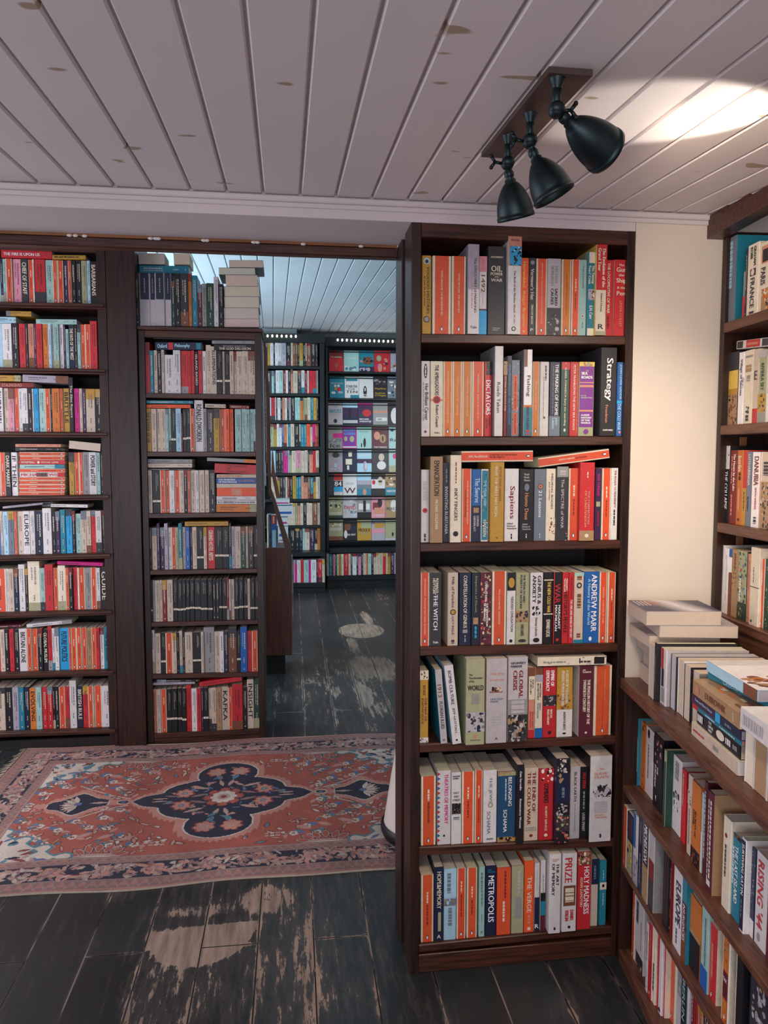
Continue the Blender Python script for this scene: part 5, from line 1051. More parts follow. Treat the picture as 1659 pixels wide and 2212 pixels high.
for r in ['top shelf', 'second shelf', 'third shelf', 'fourth shelf', 'fifth shelf', 'sixth shelf', 'bottom shelf']:
    ua, za, ub, zb = ROWS[(FR, r)]; k = (zb-za)/(ub-ua)
    rel(lambda m: slab(m, PR, .3525, za+k*(.3525-ua), .9085, za+k*(.9085-ua), .024 if r != 'bottom shelf' else .022, .002, .24), fb, 'shelf', MAT['wood_h'])
ua, za, ub, zb = ROWS[(FR, 'bottom shelf')]
rel(lambda m: (m.bbox(.352, .909, Y0+.004, Y0+.024, 0, min(za, zb)-.03)), fb, 'plinth', MAT['wood_h'])

# left bookcase, pilaster, middle bookcase ------------------------------
YL = 3.70
lf = case('bookcase', (-1.2, 3.83, 0), 'wide dark bookcase at far left with moulded shelf edges')
rel(lambda m: m.bbox(-.872, -.845, YL, YL+.26, 0, 2.55), lf, 'side_panel', MAT['wood_v'])
rel(lambda m: m.bbox(-.845, -.828, YL-.01, YL+.26, 0, 2.55), lf, 'corner_post', MAT['wood_v'])
rel(lambda m: m.bbox(-1.62, -1.60, YL, YL+.26, 0, 2.55), lf, 'side_panel', MAT['wood_v'])
rel(lambda m: m.box(-1.61, -.85, YL+.235, YL+.245, 0, 2.55), lf, 'back_panel', MAT['dark_back'])
for r in ['top shelf', 'second shelf', 'third shelf', 'fourth shelf', 'fifth shelf', 'sixth shelf', 'seventh shelf', 'bottom shelf']:
    ua, za, ub, zb = ROWS[(LF, r)]; k = (zb-za)/(ub-ua)
    def f(m):
        slab(m, PL, -1.60, za+k*(-1.60-ua), -.873, za+k*(-.873-ua), .02, -.004, .235)
        slab(m, PL, -1.60, za+k*(-1.60-ua)-.003, -.84, za+k*(-.84-ua)-.003, .014, -.022, -.003)      # nosing
        slab(m, PL, -1.60, za+k*(-1.60-ua)-.017, -.84, za+k*(-.84-ua)-.017, .010, -.012, .0)
    rel(f, lf, 'shelf', MAT['wood_h'])
rel(lambda m: m.bbox(-1.6, -.872, YL+.0, YL+.02, 2.38, 2.5), lf, 'top_board', MAT['wood_h'])
rel(lambda m: m.bbox(-1.6, -.872, YL+.02, YL+.045, 0, min(za, zb)-.05), lf, 'plinth', MAT['dark_back'])
rel(lambda m: m.bbox(-1.6, -.84, YL-.005, YL+.018, min(za, zb)-.085, min(za, zb)-.033), lf, 'apron', MAT['wood_h']) if False else None
pl = MB(); pl.bbox(-.826, -.692, YL-.015, YL+.28, 0, 2.62); pl.bbox(-.708, -.692, YL-.02, YL-.012, 0, 2.62)
o = pl.build('wooden_pilaster', MAT['wood_v']); tag(o, 'broad plain dark wood post between the left and middle bookcases', 'post', None, 'thing')
md = case('bookcase', (-.4, 3.83, 0), 'dark wood bookcase in the middle, books and a stack on its roof')
zt0 = PL.uz(*Zm(280, 530, 4.608)(60, 803), 0)[1]
rel(lambda m: m.bbox(-.690, -.660, YL, YL+.27, 0, zt0-.02), md, 'side_panel', MAT['wood_v'])
rel(lambda m: m.bbox(-.144, -.112, YL, YL+.27, 0, zt0-.02), md, 'side_panel', MAT['wood_v'])
rel(lambda m: m.bbox(-.690, -.104, YL-.012, YL+.275, zt0-.0175, zt0-.0005), md, 'top_board', MAT['wood_h'])
rel(lambda m: m.bbox(-.660, -.144, YL+.004, YL+.02, zt0-.052, zt0-.0178), md, 'frieze', MAT['wood_h'])
rel(lambda m: m.box(-.67, -.13, YL+.25, YL+.262, 0, zt0-.02), md, 'back_panel', MAT['dark_back'])
for r in ['first shelf', 'second shelf', 'third shelf', 'fourth shelf', 'fifth shelf', 'sixth shelf', 'bottom shelf']:
    ua, za, ub, zb = ROWS[(MD, r)]; k = (zb-za)/(ub-ua)
    rel(lambda m: slab(m, PL, -.6595, za+k*(-.6595-ua), -.1445, za+k*(-.1445-ua), .024, .0, .25), md, 'shelf', MAT['wood_h'])
rel(lambda m: m.bbox(-.66, -.144, YL+.004, YL+.024, 0, min(za, zb)-.026), md, 'plinth', MAT['wood_h'])

# shelves on the right --------------------------------------------------
rl = case('low_bookcase', (1.0, 1.5, 0), 'low dark wood bookcase under the counter running towards the viewer')
LN = 1.35
rel(lambda m: gbox(m, PC, .004, .024, .0, .29, .0, ZC-.031), rl, 'side_panel', MAT['wood_v'])
rel(lambda m: gbox(m, PC, .004, LN, .28, .29, .0, ZC-.031), rl, 'back_panel', MAT['dark_back'])
for zs, th in ((.516, .020), (.290, .018), (.037, .037)):
    rel(lambda m: gbox(m, PC, .025, LN, .0, .279, zs-th, zs), rl, 'shelf', MAT['wood_y'])
mbx = MB(); M = PC.frame(0, 0, 0)
mbx.bbox(.002, LN+.02, -.008, .70, ZC-.030, ZC, .003, M)
tag(mbx.build('counter', MAT['wood_y']), 'brown wooden counter top loaded with stacked books at right', 'counter')
ru = case('wall_shelves', (1.25, 1.6, ZC), 'dark wood shelves standing on the counter at right edge', 'bookcase')
rel(lambda m: gbox(m, PU, .002, .022, .0, .24, ZC+.0005, HC+.6), ru, 'side_panel', MAT['wood_v'])
rel(lambda m: gbox(m, PU, .002, 1.2, .225, .235, ZC+.0005, HC+.6), ru, 'back_panel', MAT['dark_back'])
for zs in (1.786, 1.511, 1.245, .995):
    rel(lambda m: gbox(m, PU, .023, 1.2, .0, .224, zs-.026, zs), ru, 'shelf', MAT['wood_y'])
rel(lambda m: gbox(m, PU, .023, 1.2, .01, .03, ZC+.0005, .968), ru, 'plinth', MAT['wood_y'])
def corn(m):
    M = PU.frame(0, 0, 0)
    # moulding following the sloping ceiling
    for k in range(12):
        a, b_ = -.0+.1*k, .1*(k+1); y = (PU.P + PU.u*(a+b_)/2)[1]; top = min(ceil_z(y)-.002, 2.07)
        m.box(a, b_, -.045, .0, 2.012, top, M=M)
rel(corn, ru, 'cornice', MAT['wood_h'])
for u_ in (.03,):
    for zs in (1.245, .995):
        rel(lambda m: gbox(m, PU, .0225, .026, .055, .075, zs+.02, zs+.235), ru, 'shelf_bracket_strip', MAT['raw'], 'pale slotted strip')

# far black bookcases -----------------------------------------------------
YB, YBL, YBR = 7.84, 7.70, 8.06
def u_at(px, py, Y): return onY(px, py, Y)[0]
def z_at(px, py, Y): return onY(px, py, Y)[2]
bl = case('bookcase', (.1, 8.0, 0), 'tall black painted bookcase in the far room, left of the display')
xL0, xL1 = u_at(553, 900, YB), u_at(701, 900, YB); xL2 = u_at(691, 900, YB)
zTop = z_at(640, 722, YB)
rel(lambda m: m.bbox(xL2, xL1, YB-.01, YB+.2, 0, zTop), bl, 'side_panel', MAT['black_paint'])
rel(lambda m: m.bbox(xL0-.04, xL0, YB-.01, YB+.2, 0, zTop), bl, 'side_panel', MAT['black_paint'])
rel(lambda m: m.box(xL0, xL2, YB+.18, YB+.19, 0, zTop), bl, 'back_panel', MAT['dark_back'])
rel(lambda m: m.bbox(xL0-.04, xL1+.01, YB-.03, YB+.0, z_at(640, 741, YB), zTop-.0), bl, 'light_pelmet', MAT['black_paint'])
for r in ['top shelf', 'second shelf', 'third shelf', 'fourth shelf', 'fifth shelf', 'sixth shelf', 'seventh shelf', 'eighth shelf']:
    ua, za, ub, zb = ROWS[(BL, r)]; k = (zb-za)/(ub-ua)
    rel(lambda m: slab(m, PBL, xL0, za+k*(xL0-ua), xL2, za+k*(xL2-ua), .032, .0, .18), bl, 'shelf', MAT['black_paint'])
ua, za, ub, zb = ROWS[(BL, 'bottom shelf')]
rel(lambda m: slab(m, PBLL, xL0-.04, za, u_at(702, 1260, YBL), zb, .05, .0, .13), bl, 'shelf', MAT['black_paint'])
rel(lambda m: m.bbox(xL0-.04, u_at(702, 1260, YBL), YBL-.02, YBL+.13, z_at(640, 1202, YBL), z_at(640, 1193, YBL)), bl, 'ledge', MAT['black_paint'])
rel(lambda m: m.bbox(xL0-.04, u_at(702, 1260, YBL), YBL+.01, YBL+.03, 0, min(za, zb)-.052), bl, 'plinth', MAT['black_paint'])
br = case('display_case', (.8, 8.2, 0), 'black display case in the far room holding books face out', 'display case')
xR0, xR1, xR2 = u_at(704, 900, YBR), u_at(709, 900, YBR), u_at(900, 900, YBR)
zTr = z_at(780, 731, YBR)
rel(lambda m: m.bbox(xR0, xR1, YBR-.02, YBR+.2, 0, zTr), br, 'side_panel', MAT['black_paint'])
rel(lambda m: m.bbox(xR2, xR2+.04, YBR-.02, YBR+.2, 0, zTr), br, 'side_panel', MAT['black_paint'])
rel(lambda m: m.box(xR1, xR2, YBR+.14, YBR+.15, 0, zTr), br, 'back_panel', MAT['black_paint'])
rel(lambda m: m.bbox(xR0, xR2+.04, YBR-.04, YBR+.0, z_at(780, 750, YBR), zTr), br, 'light_pelmet', MAT['black_paint'])
zf = Zm(560, 680, 5.184); zg = Zm(560, 980, 5.184)
FACE = [(zf, 400, 640, [783, 949, 1119, 1287, 1470, 1640], 'top row'), (zf, 692, 935, [790, 958, 1118, 1280, 1437, 1597], 'second row'), (zf, 990, 1232, [772, 937, 1106, 1275, 1442, 1600], 'third row'),
        (zf, 1260, 1497, [768, 935, 1092, 1262, 1452, 1600], 'fourth row'), (zg, -40, 205, [768, 937, 1097, 1262, 1452, 1600], 'fifth row'), (zg, 228, 466, [778, 937, 1097, 1257, 1412, 1560], 'sixth row'),
        (zg, 490, 720, [778, 938, 1100, 1257, 1412, 1560], 'seventh row'), (zg, 742, 972, [780, 942, 1098, 1260, 1412, 1560], 'lowest row')]
# per book: background, what is printed
FC = [
 [('R', 'red cover with small gold square', [('q', .0, .35, 'R'), ('q', .35, 1, 'r'), ('T', 'V. S. NAIPAUL', .3, .07, 'C'), ('b', .42, .6, .58, .78, 'y'), ('b', .47, .64, .53, .73, 'R')]),
  ('a', 'pale teal cover with dark shrubs', [('T', 'V. S. NAIPAUL', .34, .07, 'w'), ('p', .68, .95, 'twh')]),
  ('t', 'green cover with brown figure', [('q', 0, .74, 't'), ('b', .3, .3, .85, .64, 'B'), ('p', .3, .6, 'sBk'), ('q', .75, 1, 'v'), ('p', .78, .98, 'lk')]),
  ('r', 'red cover with raised pale hand', [('p', .3, .95, 'mMsr'), ('b', .15, .22, .45, .5, 'e'), ('b', .22, .6, .5, 1, 's')]),
  ('l', 'lilac cover with dark title', [('q', 0, .12, 'v'), ('p', .5, .95, 'Bws')])],
 [('t', 'turquoise cover with two white heads', [('T', 'NOBODIES', .3, .06, 'c'), ('b', .3, .36, .45, .48, 'w'), ('b', .5, .36, .68, .48, 'w'), ('b', .33, .48, .52, .62, 'y'), ('b', .5, .48, .78, .68, 'r'), ('b', .1, .68, .4, .8, 'w'), ('b', .55, .66, .9, .78, 'l')]),
  ('w', 'white cover lettered STARTER FOR TEN', [('b', .1, .1, .9, .2, 't'), ('T', 'STARTER', .45, .12, 'k'), ('T', 'FOR', .57, .07, 'k'), ('T', 'TEN', .7, .12, 'k'), ('b', .4, .84, 1, 1, 't')]),
  ('w', 'white cover with dark stairway', [('b', .3, .42, .55, .95, 'k'), ('b', .38, .5, .47, .68, 'w'), ('b', .3, .8, .6, .84, 'S'), ('b', .3, .88, .6, .92, 'S')]),
  ('k', 'black cover with yellow title', [('p', .05, .4, 'dBg'), ('T', 'Mayflies', .56, .11, 'y'), ('T', "Andrew\nO'Hagan", .82, .2, 'y')]),
  ('h', 'blue cover with slanting feather strokes', [('p', .1, .95, 'wnsTk')])],
 [('S', 'grey cover lettered BREEZES with deckchair', [('T', 'THE', .16, .05, 't'), ('T', 'BREEZES', .36, .16, 't'), ('T', "JOSEPH O'NEILL", .52, .06, 'g'), ('b', .38, .72, .62, .92, 'n')]),
  ('n', 'dark seascape cover with pale horizon', [('q', 0, .2, 'u'), ('q', .22, .62, 'v'), ('b', .4, .28, .55, .8, 'k'), ('q', .78, .92, 'S')]),
  ('v', 'purple cover with red maple shape', [('q', 0, .12, 'm'), ('b', .3, .28, .9, .62, 'r'), ('b', .1, .5, .35, .62, 'G'), ('T', 'MICHAEL\nONDAATJE', .8, .2, 'w')]),
  ('g', 'grey cover with stripe and car', [('q', 0, .08, 'S'), ('q', .34, .44, 's'), ('b', .2, .66, .95, .82, 'w'), ('b', .3, .7, .6, .78, 'g')]),
  ('k', 'black cover with white figure', [('b', .2, .2, .8, .95, 'w'), ('b', .6, .2, .9, .4, 'j')])],
 [('g', 'grey cover crossed by magenta band', [('b', .36, .28, 1, .5, 'm'), ('T', 'Ice', .86, .18, 'k'), ('p', .5, .75, 'hS')]),
  ('V', 'bright purple cover with green leaves', [('q', 0, 1, 'm'), ('b', .05, .02, .95, .98, 'V'), ('T', 'RUTH\nOZEKI', .22, .26, 'Q'), ('b', .1, .42, .35, .66, 'e'), ('b', .5, .4, .85, .7, 'e'), ('q', .9, .96, 'w')]),
  ('a', 'pale green cover with walking man', [('T', 'Grief', .2, .08, 'h'), ('b', .44, .5, .62, .95, 'k'), ('b', .28, .74, .36, .95, 'k')]),
  ('M', 'maroon cover with running silhouette', [('b', .12, .2, .5, .6, 's'), ('b', .45, .32, .85, .74, 'T'), ('b', .6, .4, .7, .68, 'k'), ('T', 'TIM PARKS', .94, .08, 'w')]),
  ('a', 'pale aqua cover with script title', [('b', .1, .1, .4, .2, 'n'), ('T', 'Rep', .62, .2, 'k')])],
 [('l', 'pink and grey cover with bent arm', [('q', 0, .3, 'g'), ('b', .3, .1, .8, .35, 'd'), ('p', .5, .95, 'pul')]),
  ('n', 'blue cover with bent dancing figure', [('b', .4, .05, .65, .3, 'C'), ('b', .2, .4, .65, .66, 'C'), ('b', .3, .7, .45, .9, 'C')]),
  ('u', 'pale blue cover with train tracks', [('T', 'ISLAND', .22, .1, 'w'), ('b', 0, .4, 1, .6, 'v'), ('b', .4, .5, .7, 1, 'l'), ('b', .55, .55, .65, .9, 'w')]),
  ('d', 'charcoal cover with seated pale figure', [('b', .4, .15, .75, .5, 'c'), ('b', .3, .5, .85, .9, 'w')]),
  ('a', 'pale cover with pink chevron', [('b', .3, .15, .6, .4, 'm'), ('q', .7, 1, 'e')])],
 [('w', 'white, red and blue cover with 84', [('b', 0, 0, .38, 1, 'd'), ('b', .38, 0, 1, .3, 'r'), ('T', '  84', .45, .22, 'W'), ('b', .38, .6, 1, .84, 'Q'), ('b', .38, .32, 1, .6, 'k'), ('T2', '84', .46, .22, 'W')]),
  ('w', 'white cover with large letter W', [('T', 'W', .78, .26, 'M'), ('d', .4, .5)]),
  ('u', 'blue sea cover with small pink figure', [('q', .3, .5, 'l'), ('q', .5, .7, 'h'), ('q', .7, 1, 't'), ('b', .4, .7, .66, 1, 's')]),
  ('k', 'black cover with hatted portrait', [('q', .25, .68, 'w'), ('b', .05, .28, .3, .5, 'r'), ('b', .45, .12, .85, .55, 'c'), ('b', .5, .3, .8, .4, 'k')]),
  ('T', 'sandy cover with blue lower band', [('p', .1, .6, 'CkB'), ('q', .62, 1, 't'), ('T', 'VARIATIONS', .8, .1, 'w')])],
 [('e', 'green woodland cover with pale trees', [('p', .05, .6, 'wGaG'), ('T', 'OVERSTORY', .78, .12, 'w'), ('q', .88, 1, 'G')]),
  ('S', 'mottled white cover lettered ORFEO', [('p', .05, .95, 'hwgu'), ('T', 'ORFEO', .5, .16, 'r')]),
  ('g', 'grey cover with black figure, black band', [('b', .1, .3, .9, .6, 'w'), ('b', .42, .15, .62, .7, 'k'), ('q', .72, 1, 'k')]),
  ('p', 'pink cover with embracing couple', [('b', .1, .25, .6, .6, 'R'), ('b', .45, .05, .8, .5, 'k'), ('b', .2, .5, .9, .8, 's'), ('T', 'J. R. ACKERLEY', .88, .09, 'w')]),
  ('T', 'tan cover with white torn shape', [('b', .4, .1, .9, .7, 'w'), ('T', 'PROULX', .55, .14, 'n')])],
 [('e', 'greenish cover with wheat and title', [('p', .1, .4, 'Ce'), ('T', 'BARKSKINS', .45, .15, 'w'), ('q', .8, 1, 'B')]),
  ('k', 'black cover of leaning men', [('b', .1, .2, .55, .5, 'B'), ('b', .5, .3, .95, .6, 'n'), ('b', .05, .5, .3, .9, 'w'), ('T', 'LONG WAY', .72, .1, 'w')]),
  ('y', 'ochre cover lettered PROULX', [('b', .3, 0, 1, .4, 'e'), ('T', 'PROULX', .5, .16, 'k'), ('d', .6, .8)]),
  ('l', 'lilac cover with ochre hill', [('q', 0, .2, 'h'), ('b', .2, .15, .95, .4, 'y'), ('q', .45, .65, 'p')]),
  ('e', 'olive cover with tiny dark figure', [('b', .5, .6, .65, .8, 'k'), ('q', .88, 1, 'S')])]]
ordf = ['first', 'second', 'third', 'fourth', 'fifth']
for ri, (zm_, y0, y1, xs, rn) in enumerate(FACE):
    for ci in range(5):
        X0, Yt = zm_(xs[ci], y0); X1, Yb = zm_(xs[ci+1]-3, y1)
        Yf = YBR-.012; x0, zb_ = onY(X0, Yb, Yf)[0], onY(X0, Yb, Yf)[2]; x1 = onY(X1, Yb, Yf)[0]; zt_ = onY((X0+X1)/2, Yt, Yf)[2]
        w_, h_ = x1-x0, zt_-zb_; key, desc, art = FC[ri][ci]
        e = empty('book', loc=((x0+x1)/2, Yf, zb_)); e.rotation_euler = (math.radians(-3), 0, 0)
        cov, pag = MB(), MB(); r = random.Random(ri*7+ci)
        cov.box(-w_/2, w_/2, 0, .0012, 0, h_, LIN[key]); cov.box(-w_/2, w_/2, .019, .0202, 0, h_, LIN[key]); cov.box(-w_/2, -w_/2+.0012, .0012, .019, 0, h_, LIN[key])
        pag.box(-w_/2+.0014, w_/2-.002, .0013, .0189, .001, h_-.001, LIN['C'])
        def Q(a, b_, c, d_, col, y): cov.add([(-w_/2+a*w_, y, h_*(1-d_)), (-w_/2+c*w_, y, h_*(1-d_)), (-w_/2+c*w_, y, h_*(1-b_)), (-w_/2+a*w_, y, h_*(1-b_))], [(0, 1, 2, 3)], LIN[col])
        def E(a, f, rx, rz, col, y): cov.add([(-w_/2+a*w_+rx*w_*math.cos(2*math.pi*i/12), y, h_*(1-f)+rz*h_*math.sin(2*math.pi*i/12)) for i in range(12)], [tuple(range(12))], LIN[col])
        for li, it in enumerate(art):
            y = -.0004-.0003*li
            if it[0] == 'q': Q(0, it[1], 1, it[2], it[3], y)
            elif it[0] == 'b':
                a, f0, c, f1, col = it[1:]
                if col in 'Teykwscnmrdvhplu' and abs((c-a)-(f1-f0)) < .3 and (c-a) < .7: E((a+c)/2, (f0+f1)/2, (c-a)/2, (f1-f0)/2, col, y)
                else: Q(a, f0, c, f1, col, y)
            elif it[0] == 'p':
                for _ in range(14):
                    rr = r.uniform(.03, .1); f = r.uniform(it[1]+rr, max(it[1]+rr, it[2]-rr)); a = r.uniform(rr*1.3, 1-rr*1.3)
                    E(a, f, rr*1.2, rr*r.uniform(.4, 1), r.choice(it[3]), y-.00002*_)
            elif it[0] in ('T', 'T2'): put_text(cov, it[1].strip(), 0 if it[0] == 'T' and not it[1].startswith(' ') else w_*.18, h_*(1-it[2]), w_*(.8 if not it[1].startswith(' ') and it[0] == 'T' else .5), h_*it[3], LIN[it[4]], y, False, bold=True)
            elif it[0] == 'd':
                for k in range(3): Q(.2, it[1]+k*.04, .8, it[1]+k*.04+.012, 'g', y)
        cov.build('cover', MAT['cover'], e, True); pag.build('page_block', MAT['paper'], e, True)
        tag(e, f'{desc}, {rn} of the far display case', 'book', f'face-out books, {rn} of display case')
    zl = onY(zm_(1100, y1)[0], zm_(1100, y1)[1], YBR)[2]
    rel(lambda m: m.bbox(xR1, xR2, YBR-.03, YBR+.14, zl-.022 if ri < 3 else zl-.014, zl-.001), br, 'shelf', MAT['black_paint'])
    zr = onY(zm_(1100, y0+20)[0], zm_(1100, y0+20)[1], YBR-.03)[2]
    rel(lambda m: m.tube((xR1, YBR-.03, zr), (xR2, YBR-.03, zr), .006, 8), br, 'retaining_rail', MAT['black_paint'])
ua, za, ub, zb = ROWS[(BR, 'bottom shelf')]
z1_ = onY(780, 1183, YBR-.12)[2]; z0_ = onY(780, 1194, YBR-.12)[2]
rel(lambda m: m.bbox(xR1, xR2, YBR-.12, YBR+.14, z0_, z1_), br, 'ledge', MAT['black_paint'])
rel(lambda m: m.bbox(xR0, xR2, YBR-.12, YBR+.14, min(za, zb)-.05, min(za, zb)-.001), br, 'shelf', MAT['black_paint'])
rel(lambda m: m.bbox(xR0, xR2, YBR-.10, YBR-.06, 0, min(za, zb)-.05), br, 'plinth', MAT['black_paint'])
# strings of small lights on the two pelmets
def beads(px0, px1, n, py0, py1, Y, label):
    e = empty('light_string', loc=(onY(px0, py0, Y)[0], Y, onY(px0, py0, Y)[2])); tag(e, label, 'light string'); L = e.location
    def cable(m):
        a, b_ = onY(px0, py0, Y-.004), onY(px1, py1, Y-.004); m.tube(tuple(a-np.array(L)+np.array([0, 0, .016])), tuple(b_-np.array(L)+np.array([0, 0, .016])), .003, 6)
    m = MB(); cable(m); m.build('cable', MAT['rubber'], e)
    for i in range(n):
        p = onY(px0+(px1-px0)*i/(n-1), py0+(py1-py0)*i/(n-1), Y-.012) - np.array(L)
        m = MB(); m.sphere(tuple(p), .0085, 10, (1, 1, 1.6)); m.build('bulb', MAT['bead'], e)
beads(578, 639, 7, 725.5, 726.5, YB-.03, 'seven tiny lit bulbs along the left black pelmet')
beads(729.5, 868, 15, 734.2, 738, YBR-.04, 'row of tiny lit bulbs along the display case pelmet')

# magazine rack beside the middle bookcase --------------------------------
YK = 4.8
rk = case('magazine_rack', (-.05, 4.95, 0), 'brown wooden slope-sided rack beside the middle bookcase', 'magazine rack')
def poly_panel(m, pts, Y, dy):
    a = [tuple(onY(px, py, Y)) for px, py in pts]; n = len(a)
    b_ = [(p[0], p[1]+dy, p[2]) for p in a]
    m.add(a+b_, [tuple(range(n)), tuple(range(2*n-1, n-1, -1))] + [(i, n+i, n+(i+1) % n, (i+1) % n) for i in range(n)])
rel(lambda m: poly_panel(m, [(560, 1189), (630, 1187), (631, 1415), (560, 1416)], YK, .02), rk, 'front_panel', MAT['wood_red'])
rel(lambda m: poly_panel(m, [(560, 1188), (628, 1188), (626, 1183), (560, 1184)], YK+.002, .3), rk, 'shelf', MAT['wood_red'])
rel(lambda m: poly_panel(m, [(630, 1187), (616, 1187), (589, 1085), (580, 1062), (577, 1000), (576, 860), (568, 740), (564, 712), (569, 712), (574, 742), (583, 860), (585, 1000), (586, 1055), (595, 1080)], YK, .025), rk, 'sloping_side', MAT['wood_red'])
rel(lambda m: poly_panel(m, [(606, 1078), (598, 1082), (586, 1020), (588, 960), (594, 1020)], YK+.75, .025), rk, 'sloping_side', MAT['wood_red'])
rel(lambda m: m.box(-.22, onY(616, 1440, YK)[0], YK+.04, YK+.3, 0, onY(600, 1416, YK)[2]), rk, 'plinth', MAT['dark_back'])
rel(lambda m: m.box(onY(630, 1415, YK)[0]-.018, onY(630, 1415, YK)[0]-.003, YK+.021, YK+.75, onY(600, 1414, YK)[2], onY(630, 1190, YK)[2]), rk, 'side_panel', MAT['wood_red'])
def rbook(px0, px1, y0, y1, Y, key, label, cat='book', dep=.13, parts=(), grp='books in the rack', pg='w'):
    a, b_ = onY(px0, y1, Y), onY(px1, y1, Y); h_ = onY(px0, y0, Y)[2]-a[2]
    e = empty('book' if cat == 'book' else 'magazine', loc=((a[0]+b_[0])/2, Y, a[2]))
    cov, pag = MB(), MB(); b = dict(w=max(.003, b_[0]-a[0]), h=h_, d=dep, col=key, i=999, items=parts or None, page=pg)
    book_geo(b, cov, pag); cov.build('cover', MAT['cover'], e, True); pag.build('page_block', MAT['paper'], e, True)
    tag(e, label, cat, grp)
rbook(577.5, 581.5, 1112, 1185, YK+.03, 'C', 'thin cream book leftmost in the rack box')
rbook(582, 585.5, 1112, 1185, YK+.03, 'n', 'thin dark blue book in the rack box')
rbook(586, 597.5, 1113, 1184, YK+.03, 'b', 'blue and red spined book in the rack box', parts=[('q', 0, .28, .1, .9, 'r'), ('q', .45, 1, .2, .9, 'u'), ('d', .04, .24, .5, .3, 'C')])
for i, (x0_, x1_, ya_, yb_, ky, lb) in enumerate([(600, 621, 1168, 1178, 'l', 'lilac paper lowest in the leaning pile behind the rack'), (600, 623, 1137, 1166, 'u', 'pale blue book in the leaning pile behind the rack'), (598, 622, 1117, 1136, 'w', 'white paperback in the leaning pile behind the rack'),
                                             (597, 632, 1092, 1116, 'Q', 'wide bright blue book in the pile behind the rack'), (592, 626, 1078, 1091, 'a', 'pale aqua book topping the pile behind the rack')]):
    a = onY(x0_, yb_, YK+.62); b_ = onY(x1_, yb_, YK+.62); zt_ = onY(x0_, ya_, YK+.62)[2]
    e = empty('book', loc=((a[0]+b_[0])/2, YK+.62, a[2]))
    cov, pag = MB(), MB(); W = b_[0]-a[0]; Hh = zt_-a[2]-.0015
    cov.box(-W/2, W/2, 0, .15, Hh-.0012, Hh, LIN[ky]); cov.box(-W/2, W/2, 0, .15, 0, .0012, LIN[ky]); cov.box(-W/2, -W/2+.0012, 0, .15, .0012, Hh-.0012, LIN[ky]); pag.box(-W/2+.0014, W/2-.001, .001, .148, .0013, Hh-.0013, LIN['w'])
    if Hh > .03: cov.box(-W/2+.01, W/2-.01, -.0006, -.0002, Hh*.25, Hh*.45, LIN['b' if i % 2 else 'm'])
    cov.build('cover', MAT['cover'], e, True); pag.build('page_block', MAT['paper'], e, True); tag(e, lb, 'book', 'pile behind the rack')
for i, (xa_, xb_, ya_, yb_, ky, lb) in enumerate([(563.5, 566.5, 724, 1180, 'w', 'white magazine edges nearest the middle bookcase'), (567.5, 570.5, 730, 1100, 'u', 'pale blue magazine edges in the tall rack'), (571.5, 573.5, 745, 1050, 'l', 'lilac magazine edges in the tall rack'), (574.2, 576.0, 770, 1000, 'M', 'maroon magazine edges beside the sloping rack side')]):
    rbook(xa_, xb_, ya_, yb_, YK+.06, ky, lb, 'magazine', .2, [('d', .05, .9, .5, .3, 'w')], 'magazines in the rack')
for i, (xa_, xb_, ya_, yb_, ky, lb) in enumerate([(628, 632.5, 1203, 1258, 'u', 'pale blue book edge low behind the rack panel'), (629, 634, 1260, 1305, 'l', 'lilac book edge below it behind the rack panel'), (630, 634.5, 1307, 1350, 'S', 'grey book edge lowest behind the rack panel')]):
    rbook(xa_, xb_, ya_, yb_, YK+.4, ky, lb, 'book', .14, [('q', .1, .5, 0, 1, 'w')], 'books on the rack flank')

# ---------------------------------------------------------------- room shell
# floor
gx, gy = np.arange(-2.6, 1.9, .018), np.arange(-.5, 8.4, .018)
XX, YY = np.meshgrid(gx, gy)
wear = np.full(XX.shape, -.085)
def blob(px, py, rx, ry, amt, pw=2):
    global wear
    c = onZ(px, py, 0); q = ((XX-c[0])/rx)**2 + ((YY-c[1])/ry)**2
    wear = np.maximum(wear, -.085 + (amt+.17)*np.clip(1.35-q, 0, 1)**.7)
for a in [(575, 1940, .10, .09, .16), (620, 1955, .05, .12, .04), (435, 1968, .12, .035, .10), (470, 2120, .05, .11, .02), (380, 2160, .16, .10, -.03), (660, 2100, .04, .3, .06), (700, 2080, .03, .25, .03), (560, 2050, .35, .5, -.03), (300, 2160, .04, .12, -.04), (100, 1935, .05, .05, -.06),
          (390, 2190, .12, .05, .02), (815, 2170, .03, .06, -.06), (1230, 2180, .04, .05, -.06), (250, 1935, .07, .05, -.04), (505, 2060, .03, .2, -.03),
          (792, 1335, .05, .30, .17), (785, 1440, .10, .30, .22), (825, 1445, .12, .30, .20), (765, 1400, .05, .4, .12), (785, 1500, .06, .30, .18), (728, 1495, .05, .15, .12), (800, 1520, .1, .3, .06), (740, 1480, .3, .9, -.01), (600, 1500, .09, .18, -.04), (830, 1290, .1, .4, -.02), (745, 1530, .03, .1, .0), (800, 1560, .06, .2, -.03), (640, 1480, .14, .12, -.07)]: blob(*a)
